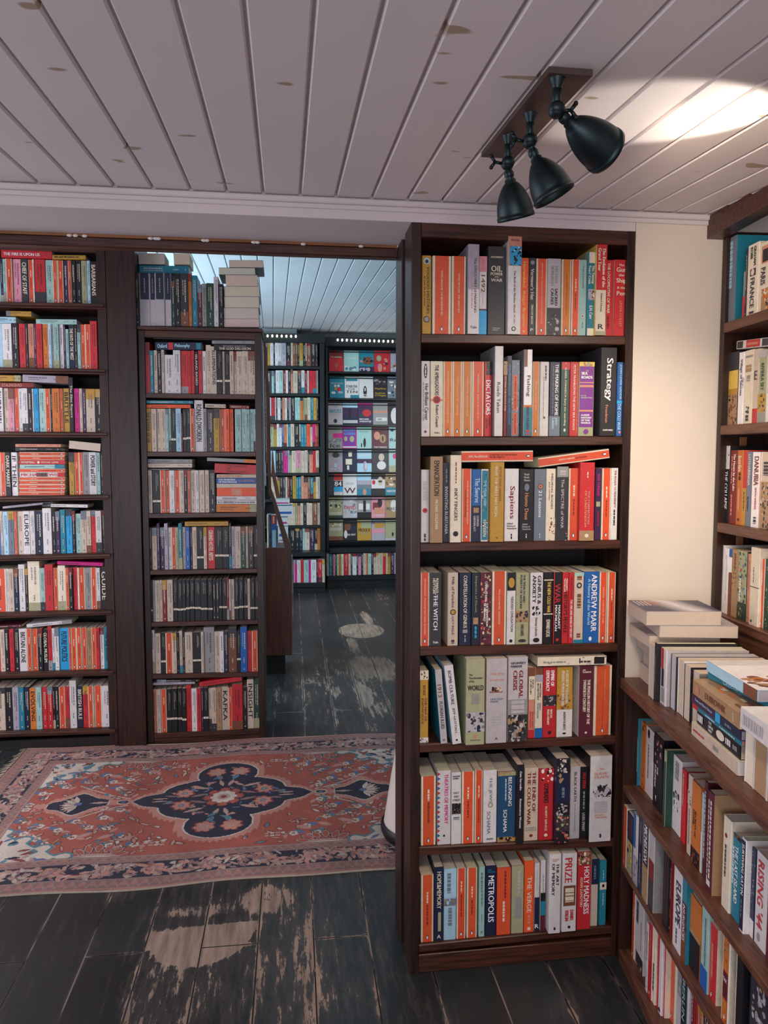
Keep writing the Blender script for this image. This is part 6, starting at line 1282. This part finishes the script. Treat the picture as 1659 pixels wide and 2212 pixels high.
# the two rubbed half discs left by furniture feet
c = onZ(437, 2005, 0); R_ = .165
d_ = np.hypot((XX-c[0]), (YY-(c[1]+.005))*.92); wear = np.maximum(wear, np.clip(np.minimum((R_-d_)/.018, (c[1]+.012+.06*(XX-c[0])-YY)/.018), -1, 1)*.55)
c = onZ(780, 1362, 0); wear = np.maximum(wear, np.clip((1-np.hypot((XX-c[0])/.19, (YY-c[1])/.26))*5, -1, .36))
ny, nx = XX.shape
me = bpy.data.meshes.new('floor')
vs = np.stack([XX.ravel(), YY.ravel(), np.zeros(XX.size)], 1)
i0 = (np.arange(ny-1)[:, None]*nx + np.arange(nx-1)[None]).ravel()
fs = np.stack([i0, i0+1, i0+nx+1, i0+nx], 1)
me.from_pydata(vs.tolist(), [], fs.tolist())
at = me.attributes.new('wear', 'FLOAT', 'POINT'); at.data.foreach_set('value', wear.ravel().astype(np.float32))
me.materials.append(MAT['floor']); fl = bpy.data.objects.new('floor', me); COL.objects.link(fl); tag(fl, None, None, None, 'structure')

def boarded(name, xs, y0, y1, zfn, mat, dxdy=0.0, gap=.0035, groove=.007, drop=.0):
    m = MB()
    for i in range(len(xs)-1):
        a, b_ = xs[i]+gap/2, xs[i+1]-gap/2; c = .006
        sec = [(a, groove), (a, .004), (a+c*.5, .0), (b_-c*.5, 0), (b_, .004), (b_, groove)]
        v0 = [(x+dxdy*(y0-yr), y0, zfn(y0)+z_) for x, z_ in sec for yr in (y1,)]; v1 = [(x, y1, zfn(y1)+z_) for x, z_ in sec]; n = len(sec)
        m.add(v0+v1, [(k, k+1, n+k+1, n+k) for k in range(n-1)])
    xa, xb = min(xs)-.3, max(xs)+.3
    m.add([(xa, y0, zfn(y0)+groove), (xb, y0, zfn(y0)+groove), (xb, y1, zfn(y1)+groove), (xa, y1, zfn(y1)+groove), (xa, y0, zfn(y0)+.05), (xb, y0, zfn(y0)+.05), (xb, y1, zfn(y1)+.05), (xa, y1, zfn(y1)+.05)],
          [(0, 1, 2, 3), (7, 6, 5, 4), (0, 4, 5, 1), (1, 5, 6, 2), (2, 6, 7, 3), (3, 7, 4, 0)])
    return struct(name, m, mat)
seam = [(84, 394), (167.5, 397.5), (249, 404), (331.5, 409), (413, 412), (491, 415), (569, 421), (648.5, 425), (725, 428.5), (802.5, 431), (879, 435), (952.5, 437.5), (1027.5, 441), (1101.5, 445), (1175, 449.5), (1242.5, 451.5), (1316, 454), (1384, 458), (1455, 461), (1522.5, 466)]
sx = [onY(a, b_, Y0)[0] for a, b_ in seam]
sp = (sx[-1]-sx[0])/(len(sx)-1)
sx = [sx[0]-sp*k for k in range(22, 0, -1)] + sx + [sx[-1]+sp*k for k in range(1, 8)]
boarded('ceiling', sx, -1.7, Y0, ceil_z, MAT['ceiling'], gap=.005, groove=.009)
hz0 = HC+.597
m = MB(); m.bbox(-2.6, .93+.0, Y0, 2.13, ZT+.0005, ceil_z(Y0)+.045, .001)
struct('beam', m, MAT['beam_paint'])
m = MB(); m.box(.9315, 1.75, Y0, 2.13, 0, ceil_z(Y0)+.045); struct('wall_front', m, MAT['cream_wall'])
m = MB(); m.bbox(-2.6, 1.17, Y0-.012, Y0-.0005, HC+.632, ceil_z(Y0)-.003, .003); m.bbox(-2.6, 1.17, Y0-.006, Y0-.0005, HC+.62, HC+.632, .002); struct('trim_1', m, MAT['beam_paint'])
m = MB(); M_ = PU.frame(0, 0, 0); m.box(-.05, 3.2, .40, .46, 0, 2.1, M=M_); struct('wall_right', m, MAT['cream_wall'])
# dark rail hung behind the beam, a raw batten with plaster lumps above it
m = MB(); m.bbox(-2.6, .3205, 2.1305, 2.165, HC+.563, HC+.590, .003)
ra = m.build('picture_rail_board', MAT['wood_h']); ra['kind'] = 'structure'; ra.name = 'trim_2'
ra.rotation_euler = (0, -math.atan2(.021, 1.07)*0, 0)
m = MB(); m.box(-2.6, .3205, 2.1305, 2.15, HC+.5905, HC+.625); struct('trim_3', m, MAT['raw'])
for px in (150, 163, 183, 325, 336, 342, 440, 447, 548, 556, 655, 780):
    p = onY(px, 512+px*.018, 2.128)
    m = MB(); m.sphere((0, 0, 0), .006, 8, (1.3, .5, .7)); o = m.build('plaster_lump', MAT['plaster']); o.location = (p[0], 2.1285, HC+.591)
    tag(o, 'small white plaster lump squeezed out along the batten over the opening', 'plaster lump', 'plaster lumps along the batten')
# middle room
m = MB(); m.box(-2.6, -.70, YL+.30, YL+.36, 0, 2.7); struct('wall_middle', m, MAT['cream_wall'])
# far room ceiling, walls
zC8 = HC + 1.32; fz = lambda y: zC8 + .037*(y-7.5)
bs = [-.219 + (.0985*k) for k in range(-26, 24)]
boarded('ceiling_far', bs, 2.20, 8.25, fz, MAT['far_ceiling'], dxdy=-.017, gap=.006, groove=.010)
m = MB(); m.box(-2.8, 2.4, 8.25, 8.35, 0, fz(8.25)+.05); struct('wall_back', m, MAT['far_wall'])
m = MB(); m.box(onY(560, 700, 8.0)[0], onY(641, 700, 8.0)[0], 8.0, 8.249, onY(600, 722, 8.0)[2], onY(600, 696.5, 8.0)[2]); struct('trim_4', m, MAT['far_ceiling'])
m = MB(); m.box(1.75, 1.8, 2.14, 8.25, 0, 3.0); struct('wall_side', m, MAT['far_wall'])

# ---------------------------------------------------------------- rug
def make_rug():
    CXr, CYr = -.27, 3.065; Lh, Wh = 1.0, .625; st = .0036
    nxr, nyr = int(2*Lh/st), int(2*Wh/st)
    s = (np.arange(nxr)+.5)/nxr*2*Lh-Lh; tt = (np.arange(nyr)+.5)/nyr*2*Wh-Wh
    S, T = np.meshgrid(s, tt); rr = np.random.default_rng(4)
    Cc = lambda h: np.array(lin(h))
    red, navy, sand, cream, teal, mauve, rose, blue, dkred = map(Cc, ('ab5746', '1c1c34', 'b9978a', 'd2c4b4', '56818c', '8e6c69', 'c48878', '5d7196', '8c3a33'))
    img = np.zeros(S.shape+(3,)); img[:] = red
    nzf = rr.normal(0, 1, S.shape)
    W = lambda x: .012*np.sin(x*60)+.006*np.sin(x*143+1)                # ragged woven outline
    def fill(mk, c): img[mk] = c
    def ell(cx, cy, a, b_, ang=0.0):
        ca, sa = math.cos(ang), math.sin(ang); x = (S-cx)*ca+(T-cy)*sa; y = -(S-cx)*sa+(T-cy)*ca
        return (x/a)**2+(y/b_)**2 < 1
    def leaf(cx, cy, a, b_, ang, c, c2=None):
        ca, sa = math.cos(ang), math.sin(ang); x = (S-cx)*ca+(T-cy)*sa; y = -(S-cx)*sa+(T-cy)*ca
        k = (np.abs(x) < a) & (np.abs(y) < b_*np.cos(np.clip(x/a, -1, 1)*math.pi/2))
        fill(k, c)
        if c2 is not None: fill((np.abs(x) < a*.7) & (np.abs(y) < b_*.42*np.cos(np.clip(x/a/.7, -1, 1)*math.pi/2)), c2)
    def flower(cx, cy, r, n, c, cc, c3=None, rot=0.0):
        if abs(cx) > Lh+r or abs(cy) > Wh+r: return
        th = np.arctan2(T-cy, S-cx)+rot; rad = np.hypot(S-cx, T-cy); lim = r*(.72+.28*np.abs(np.cos(n*th/2)))
        fill(rad < lim*1.14, navy if c3 is None else c3); fill(rad < lim, c); fill(rad < r*.36, cc); fill(rad < r*.16, c)
    def stroke(f, s0, s1, wdt, c):
        fill((S > s0) & (S < s1) & (np.abs(T-f(S)) < wdt), c)
    # field scatter and vines (mirrored in four quarters)
    aS, aT = np.abs(S), np.abs(T)
    for sx_ in (-1, 1):
        for sy in (-1, 1):
            def P(x, y): return sx_*x, sy*y
            stroke(lambda v: sy*(.03+.9*(np.abs(v)-.38)**1.3*np.sign(np.abs(v)-.379)), *(sorted((sx_*.38, sx_*.62))), .0035, cream)
            for k, (x, y) in enumerate([(.40, .07), (.45, .13), (.49, .20), (.42, .22), (.55, .15), (.60, .21), (.68, .17), (.34, .29), (.53, .27), (.66, .27), (.76, .12), (.72, .22), (.47, .05), (.29, .345), (.62, .31), (.38, .345), (.78, .02)]):
                x1, y1 = P(x, y)
                leaf(x1+.018*sx_, y1+.012, .030, .014, .6*sx_*sy+k, blue if k % 3 else teal)
                flower(x1, y1, .0185, 5, cream, dkred, mauve, k); leaf(x1-.03*sx_, y1-.014, .022, .009, 1.1+k, rose, sand)
            for k in range(130):
                x, y = rr.uniform(.1, .8), rr.uniform(.02, .40)
                if x/.42+y/.42 < 1.05: continue
                x1, y1 = P(x, y); la, lb, lc = rr.uniform(.011, .024), rr.uniform(.004, .0075), rr.uniform(0, 3); leaf(x1, y1, la*1.25, lb*1.7, lc, dkred*.6); leaf(x1, y1, la, lb, lc, [rose, sand, cream, teal, sand][k % 5])
            for k in range(3):
                x1, y1 = P(.33+.05*k*1.6, .30-.02*k); leaf(x1, y1, .034, .013, .5*sx_*sy, rose, sand)
            # brick-like bud clusters
            for k in range(7):
                x1, y1 = P(.19+.02*(k % 4), .335+.018*(k//4)); fill((np.abs(S-x1) < .008) & (np.abs(T-y1) < .006), cream if k % 2 else sand)
            # half palmettes against the long border
            x1, y1 = P(.41, .415)
            for k in range(7):
                a = math.pi*(k+.5)/7; leaf(x1+.085*math.cos(a), y1-sy*.055*math.sin(a), .036, .018, -sy*a, navy); leaf(x1+.085*math.cos(a), y1-sy*.055*math.sin(a), .032, .0155, -sy*a, sand); leaf(x1+.085*math.cos(a), y1-sy*.055*math.sin(a), .026, .011, -sy*a, red)
            fill(ell(x1, y1+sy*.01, .085, .028), sand); fill(ell(x1, y1+sy*.015, .070, .018), cream)
            # corner spandrels
            q = (sx_*S > 0) & (sy*T > 0); e1 = (.83-aS)/.33 + (.42-aT)/.25 + .12*np.sin(aS*70)+.10*np.sin(aT*90)
            fill(q & (e1 < 1.06), teal); fill(q & (e1 < .92), cream)
            for k in range(46):
                x, y = .83-rr.uniform(.0, .27), .42-rr.uniform(0, .21)
                if (.83-x)/.33+(.42-y)/.25 > .85: continue
                x1, y1 = P(x, y); leaf(x1, y1, rr.uniform(.014, .03), .008, rr.uniform(0, 3), [navy, teal, dkred, blue, sand][k % 5])
    # pendants
    for sx_ in (-1, 1):
        x = (S*sx_-.585); og = .060*np.sqrt(np.clip(1-np.abs(x/.125)**1.5, 0, 1))*(1+.25*np.cos(x*40))
        fill((np.abs(x) < .16) & (aT < 1.5*og+.022+.004*np.sin(S*300)), rose); fill((np.abs(x) < .125) & (aT < 1.32*og), cream); fill((np.abs(x) < .12) & (aT < 1.22*og), navy)
        for k in range(9):
            a = -1.2+2.4*k/8; leaf(sx_*(.585+.035*math.cos(a)), .04*math.sin(a), .036, .010, sx_*a, sand if k % 2 else cream)
        fill(ell(sx_*.585, 0, .016, .014), blue); leaf(sx_*.50, 0, .04, .008, 0, sand)
        fill(ell(sx_*.405, 0, .040, .026), rose); fill(ell(sx_*.405, 0, .027, .017), cream); fill(ell(sx_*.405, 0, .022, .013), navy); fill(ell(sx_*.405, 0, .010, .006), blue)
    # medallion: pointed lozenge with lobes
    def med(g):
        lz = (aS/(.355+g) + aT/(.25+g)) < 1.0 + .05*np.cos(S*38)
        l2 = (np.hypot((aS-.14)/1.15, aT-.06) < .088+g)
        lob = np.hypot(S/1.2, (aT-.225)) < .098+g; lob2 = (aS < .09+g) & (aT < .22)
        return (lz & (aT < .18+g)) | lob | lob2 | l2
    fill(med(.045 if False else .040+0*S+.006*np.sin(S*260)*1), rose); fill(med(.016), cream); fill(med(.010), navy)
    for sx_ in (-1, 1):
        for sy in (-1, 1):
            for k, (x, y, r_, c1) in enumerate([(.165, .055, .040, rose), (.055, .245, .040, rose)]):
                flower(sx_*x, sy*y, r_, 7, c1, blue if k == 0 else rose, dkred, .3)
            leaf(sx_*.11, sy*.10, .045, .010, sx_*sy*.4, sand); leaf(sx_*.10, sy*.03, .040, .009, -sx_*sy*.3, mauve); leaf(sx_*.215, sy*.03, .03, .007, sx_*sy*.2, mauve)
            leaf(sx_*.035, sy*.19, .030, .013, 1.2*sx_*sy, teal, blue); leaf(sx_*.02, sy*.13, .032, .009, 1.3*sx_*sy, sand); leaf(sx_*.26, sy*.012, .035, .006, 0, sand)
            leaf(sx_*.12, sy*.075, .012, .006, .9, teal)
            for k in range(44):
                x, y = rr.uniform(.02, .28), rr.uniform(.015, .28)
                if x/.30+y/.20 > 1 and not math.hypot(x/1.1, y-.225) < .08: continue
                leaf(sx_*x, sy*y, rr.uniform(.012, .030), rr.uniform(.004, .009), rr.uniform(0, 3), [mauve, sand, teal, rose, blue][k % 5])
            flower(sx_*.165, sy*.055, .036, 7, rose, teal, dkred, .3); flower(sx_*.052, sy*.245, .040, 7, rose, sand, dkred, .3)
    flower(0, 0, .085, 8, dkred, cream, navy); th = np.arctan2(T, S); rad = np.hypot(S, T)
    fill((rad < .078) & (np.abs(np.cos(4*th)) > .55) & (rad > .045), red); fill((rad < .055*(.8+.2*np.abs(np.cos(5*th)))), cream); fill(rad < .026, sand); fill(rad < .012, dkred)
    # borders
    de = np.minimum(Wh-aT, Lh-aS)
    al = np.where(Wh-aT < Lh-aS, S, T)
    def band(a, b_, c): k = (de > a) & (de <= b_); img[k] = c; return k
    band(-1, .205, mauve); band(.196, .203, sand*.8); k = band(.064, .160, navy); band(.056, .061, sand*.7); band(.164, .169, sand*.7); band(0, .012, rose*.8)
    for (a, b_) in ((.016, .054), (.170, .195)):
        mid = (a+b_)/2; k = (de > a) & (de < b_)
        zig = np.abs(((al/.034) % 1)-.5)*2; v = (de-a)/(b_-a)
        img[k & (np.abs(zig-v) < .16)] = sand*.75; img[k & (((al/.034+.5) % 1-.5)**2*5+(v-.5)**2*4 < .35)] = rose*.75
    mid = .1125
    vine = mid+.030*np.sin(al*2*math.pi/.36); kb = (de > .064) & (de < .162)
    img[kb & (np.abs(de-vine) < .008)] = sand; img[kb & (np.abs(de-vine-.011) < .003)] = dkred
    for i in range(-6, 7):
        for (off_, r_, c1, c2) in ((0, .040, sand, mauve), (.18, .034, rose*.85, blue)):
            for edge in range(4):
                p = i*.36+off_
                if edge < 2: cx, cy = p, (Wh-mid)*(1 if edge else -1)
                else: cx, cy = (Lh-mid)*(1 if edge == 3 else -1), p
                if abs(cx) > Lh-.08 and edge < 2: continue
                if abs(cy) > Wh-.08 and edge > 1: continue
                flower(cx, cy, r_, 6 if off_ else 8, c1, c2, navy)
    for i in range(2200):
        e = rr.integers(0, 4); p = rr.uniform(-1, 1); d0 = rr.uniform(.072, .154)
        cx, cy = (p*Lh, (Wh-d0)*(1 if e else -1)) if e < 2 else ((Lh-d0)*(1 if e == 3 else -1), p*Wh)
        if min(Wh-abs(cy), Lh-abs(cx)) < .07: continue
        leaf(cx, cy, rr.uniform(.010, .024), rr.uniform(.004, .009), rr.uniform(0, 3), [sand, rose, cream*.8, mauve, mauve, sand*.85][rng.integers(0, 6)])
    # abrash: wool dye drifts between rows
    drift = 1+.10*np.sin(S*7+1)+.06*np.sin(S*23)+.05*nzf*.6
    img = np.clip(img*drift[..., None]*.92 + .018, 0, 1)
    xs_ = np.linspace(-Lh, Lh, nxr+1); ys_ = np.linspace(-Wh, Wh, nyr+1); GX, GY = np.meshgrid(xs_, ys_)
    ang = math.radians(-.6)
    wob = .010*np.sin(GX*5)+.006*np.sin(GX*11+1)
    PX = GX*math.cos(ang)-(GY)*math.sin(ang); PY = GX*math.sin(ang)+GY*math.cos(ang)+wob*np.abs(GY)/Wh
    PZ = .007+.0016*np.sin(GX*9+GY*3)+.0010*np.sin(GX*21)*np.cos(GY*13)
    e = empty('persian_rug', loc=(CXr, CYr, 0)); tag(e, 'worn red and navy patterned rug with central medallion on black floorboards', 'rug')
    me = bpy.data.meshes.new('pile')
    me.from_pydata(np.stack([PX.ravel(), PY.ravel(), PZ.ravel()], 1).tolist(), [], np.stack([(a := (np.arange(nyr)[:, None]*(nxr+1)+np.arange(nxr)[None]).ravel()), a+1, a+nxr+2, a+nxr+1], 1).tolist())
    cc = np.concatenate([img.reshape(-1, 3), np.ones((nxr*nyr, 1))], 1).astype(np.float32); cc = np.repeat(cc, 4, axis=0)
    at = me.color_attributes.new('Col', 'FLOAT_COLOR', 'CORNER'); at.data.foreach_set('color', cc.ravel()); me.materials.append(MAT['rug'])
    me.polygons.foreach_set('use_smooth', np.ones(nxr*nyr, dtype=bool))
    o = bpy.data.objects.new('pile', me); COL.objects.link(o); o.parent = e
    m = MB(); rim = [(-Lh, -Wh), (Lh, -Wh), (Lh, Wh), (-Lh, Wh)]
    n = 60
    for k in range(4):
        for i in range(n):
            a0 = [rim[k][j]+(rim[(k+1) % 4][j]-rim[k][j])*i/n for j in (0, 1)]; a1 = [rim[k][j]+(rim[(k+1) % 4][j]-rim[k][j])*(i+1)/n for j in (0, 1)]
            def W3(p, z_): w_ = .010*math.sin(p[0]*5)+.006*math.sin(p[0]*11+1); return (p[0]*math.cos(ang)-p[1]*math.sin(ang), p[0]*math.sin(ang)+p[1]*math.cos(ang)+w_*abs(p[1])/Wh, z_)
            m.add([W3(a0, .0005), W3(a1, .0005), W3(a1, .008), W3(a0, .008)], [(0, 1, 2, 3)])
    m.build('selvedge', MAT['fringe'], e)
    for sgn in (-1, 1):
        m = MB()
        for i in range(150):
            y = -Wh+2*Wh*(i+.5)/150+rr.uniform(-.003, .003); L_ = rr.uniform(.022, .045); dx = rr.uniform(-.012, .012)
            x = sgn*Lh; w_ = .010*math.sin(x*5)+.006*math.sin(x*11+1)
            p0 = (x*math.cos(ang)-y*math.sin(ang), x*math.sin(ang)+y*math.cos(ang)+w_*abs(y)/Wh)
            m.add([(p0[0], p0[1]-.003, .006), (p0[0], p0[1]+.003, .006), (p0[0]+sgn*L_, p0[1]+dx+.0015, .0012), (p0[0]+sgn*L_, p0[1]+dx-.0015, .0012)], [(0, 1, 2, 3)])
        m.build('fringe', MAT['fringe'], e)
make_rug()

# cream drum with a black foot ring, half hidden behind the front bookcase
dr = empty('drum_stool', loc=(.50, 2.66, 0)); tag(dr, 'cream tapering drum with black foot ring half hidden behind front bookcase', 'stool')
m = MB(); m.lathe([(.001, .012), (.150, .012), (.158, .03), (.158, .05), (.150, .06)], 40); m.build('foot_ring', MAT['rubber'], dr)
m = MB(); m.lathe([(.149, .05), (.146, .06), (.118, .24), (.10, .34), (.094, .35), (.001, .352)], 40); m.build('body', MAT['drum'], dr)

# ---------------------------------------------------------------- ceiling lamp with three shades
cn = lambda x, y: (1020+x/4.608, 140+y/4.608)
pc = [onC(*cn(*p), -.010) for p in ((115, 932), (445, 945), (1175, 118), (740, 95))]
cen = sum(pc)/4
fx = empty('ceiling_spotlight', loc=tuple(cen)); tag(fx, 'black three-shade spotlight on a long bronze plate under the boarded ceiling', 'lamp')
def relv(m): m.v = [(a-cen[0], b_-cen[1], c-cen[2]) for a, b_, c in m.v]
m = MB(); x0_, x1_ = .404, .474; y0_, y1_ = 1.133, 1.529
m.add([(x0_, y0_, ceil_z(y0_)-.010), (x1_, y0_, ceil_z(y0_)-.010), (x1_, y1_, ceil_z(y1_)-.010), (x0_, y1_, ceil_z(y1_)-.010), (x0_, y0_, ceil_z(y0_)-.0005), (x1_, y0_, ceil_z(y0_)-.0005), (x1_, y1_, ceil_z(y1_)-.0005), (x0_, y1_, ceil_z(y1_)-.0005)],
      [(0, 3, 2, 1), (4, 5, 6, 7), (0, 1, 5, 4), (1, 2, 6, 5), (2, 3, 7, 6), (3, 0, 4, 7)])
relv(m); m.build('mounting_plate', MAT['plate'], fx)
def lamp(stem_y, joint, neck, rim_a, rim_b, toward, key_side, label, power):
    """joint, neck and rim in crop pixels; the shade lies in the upright plane at depth stem_y, leaning by toward"""
    P3 = lambda p, dy=0.0: onY(*cn(*p), stem_y+dy)
    J = P3(joint); A = P3(neck, toward*.12); B = (P3(rim_a, toward)+P3(rim_b, toward))/2
    rad = np.linalg.norm(P3(rim_a, toward)-P3(rim_b, toward))/2*.985
    d = Vector(B-A); L = d.length
    arm = empty('swivel_arm'); arm.parent = fx; arm.location = tuple(J-cen)
    off = J
    def rl_(m): m.v = [(a-off[0], b_-off[1], c-off[2]) for a, b_, c in m.v]; return m
    m = MB(); top = (J[0]+.001, stem_y, ceil_z(stem_y)-.012)
    m.tube(top, tuple(J), .0068, 14); m.lathe([(.001, .012), (.013, .012), (.014, .004), (.011, -.002), (.008, -.010), (.0068, -.014)][::-1], 16, Matrix.Translation(top) )
    m.sphere(tuple(J), .0125, 14); m.sphere(tuple(J+np.array([0, -.004, .002])), .0105, 12, (1.25, 1, 1))
    m.tube(tuple(J), tuple(A), .0062, 12)
    rl_(m).build('stem', MAT['metal'], arm)
    m = MB(); k0 = J+np.array([key_side*.012, 0, 0]); k1 = J+np.array([key_side*.024, 0, .002])
    m.tube(tuple(k0), tuple(k1), .003, 8)
    for dz in (-1, 1):
        m.tube(tuple(k1), tuple(k1+np.array([key_side*.008, 0, dz*.010])), .0026, 8, r2=.0034); m.sphere(tuple(k1+np.array([key_side*.008, 0, dz*.0105])), .004, 8)
    rl_(m).build('wing_screw', MAT['metal'], arm)
    sh = arm
    Mx = Matrix.Translation(Vector(A-off)) @ d.to_track_quat('Z', 'X').to_matrix().to_4x4()
    r = rad; n0 = .0095
    prof = [(n0*.7, -.004), (n0*.95, 0), (n0*.95, .006), (n0*.72, .009), (n0*1.1, .013), (n0*1.1, .017)]
    for i in range(1, 15):
        f = i/14; prof.append((n0*1.1+(r*.965-n0*1.1)*math.sin(f**.82*math.pi/2)**.95, .017+(L-.017-.008)*f))
    prof += [(r, L-.0075), (r*1.005, L-.004), (r, L), (r*.96, L), (r*.955, L-.006)]
    inner = [(max(.004, a-.002), b_) for a, b_ in prof[6:20]][::-1]
    m = MB(); m.lathe(prof+inner, 40, Mx); m.build('shade', MAT['metal'], sh)
    m = MB(); m.sphere(tuple(Mx @ Vector((0, 0, L*.55))), r*.34, 14); m.build('bulb', MAT['bulb'], sh)
    m = MB(); m.lathe([(r*.24, L*.2), (r*.24, L*.42)], 14, Mx, True); m.build('socket', MAT['metal'], sh)
    ax = d.normalized(); st_ = Vector(A)+ax*(L*.93)
    s_ = spot('shade_light', st_, st_+ax, power, (1, .80, .58), 105, .6, .012)
lamp(1.404, (352, 985), (365, 1075), (258, 1560), (616, 1505), .025, -1, '', 1.6)
lamp(1.293, (572, 765), (603, 865), (640, 1410), (1004, 1218), -.004, -1, '', 4.5)
lamp(1.151, (835, 455), (905, 520), (1188, 1040), (1478, 690), .045, 1, '', 9)
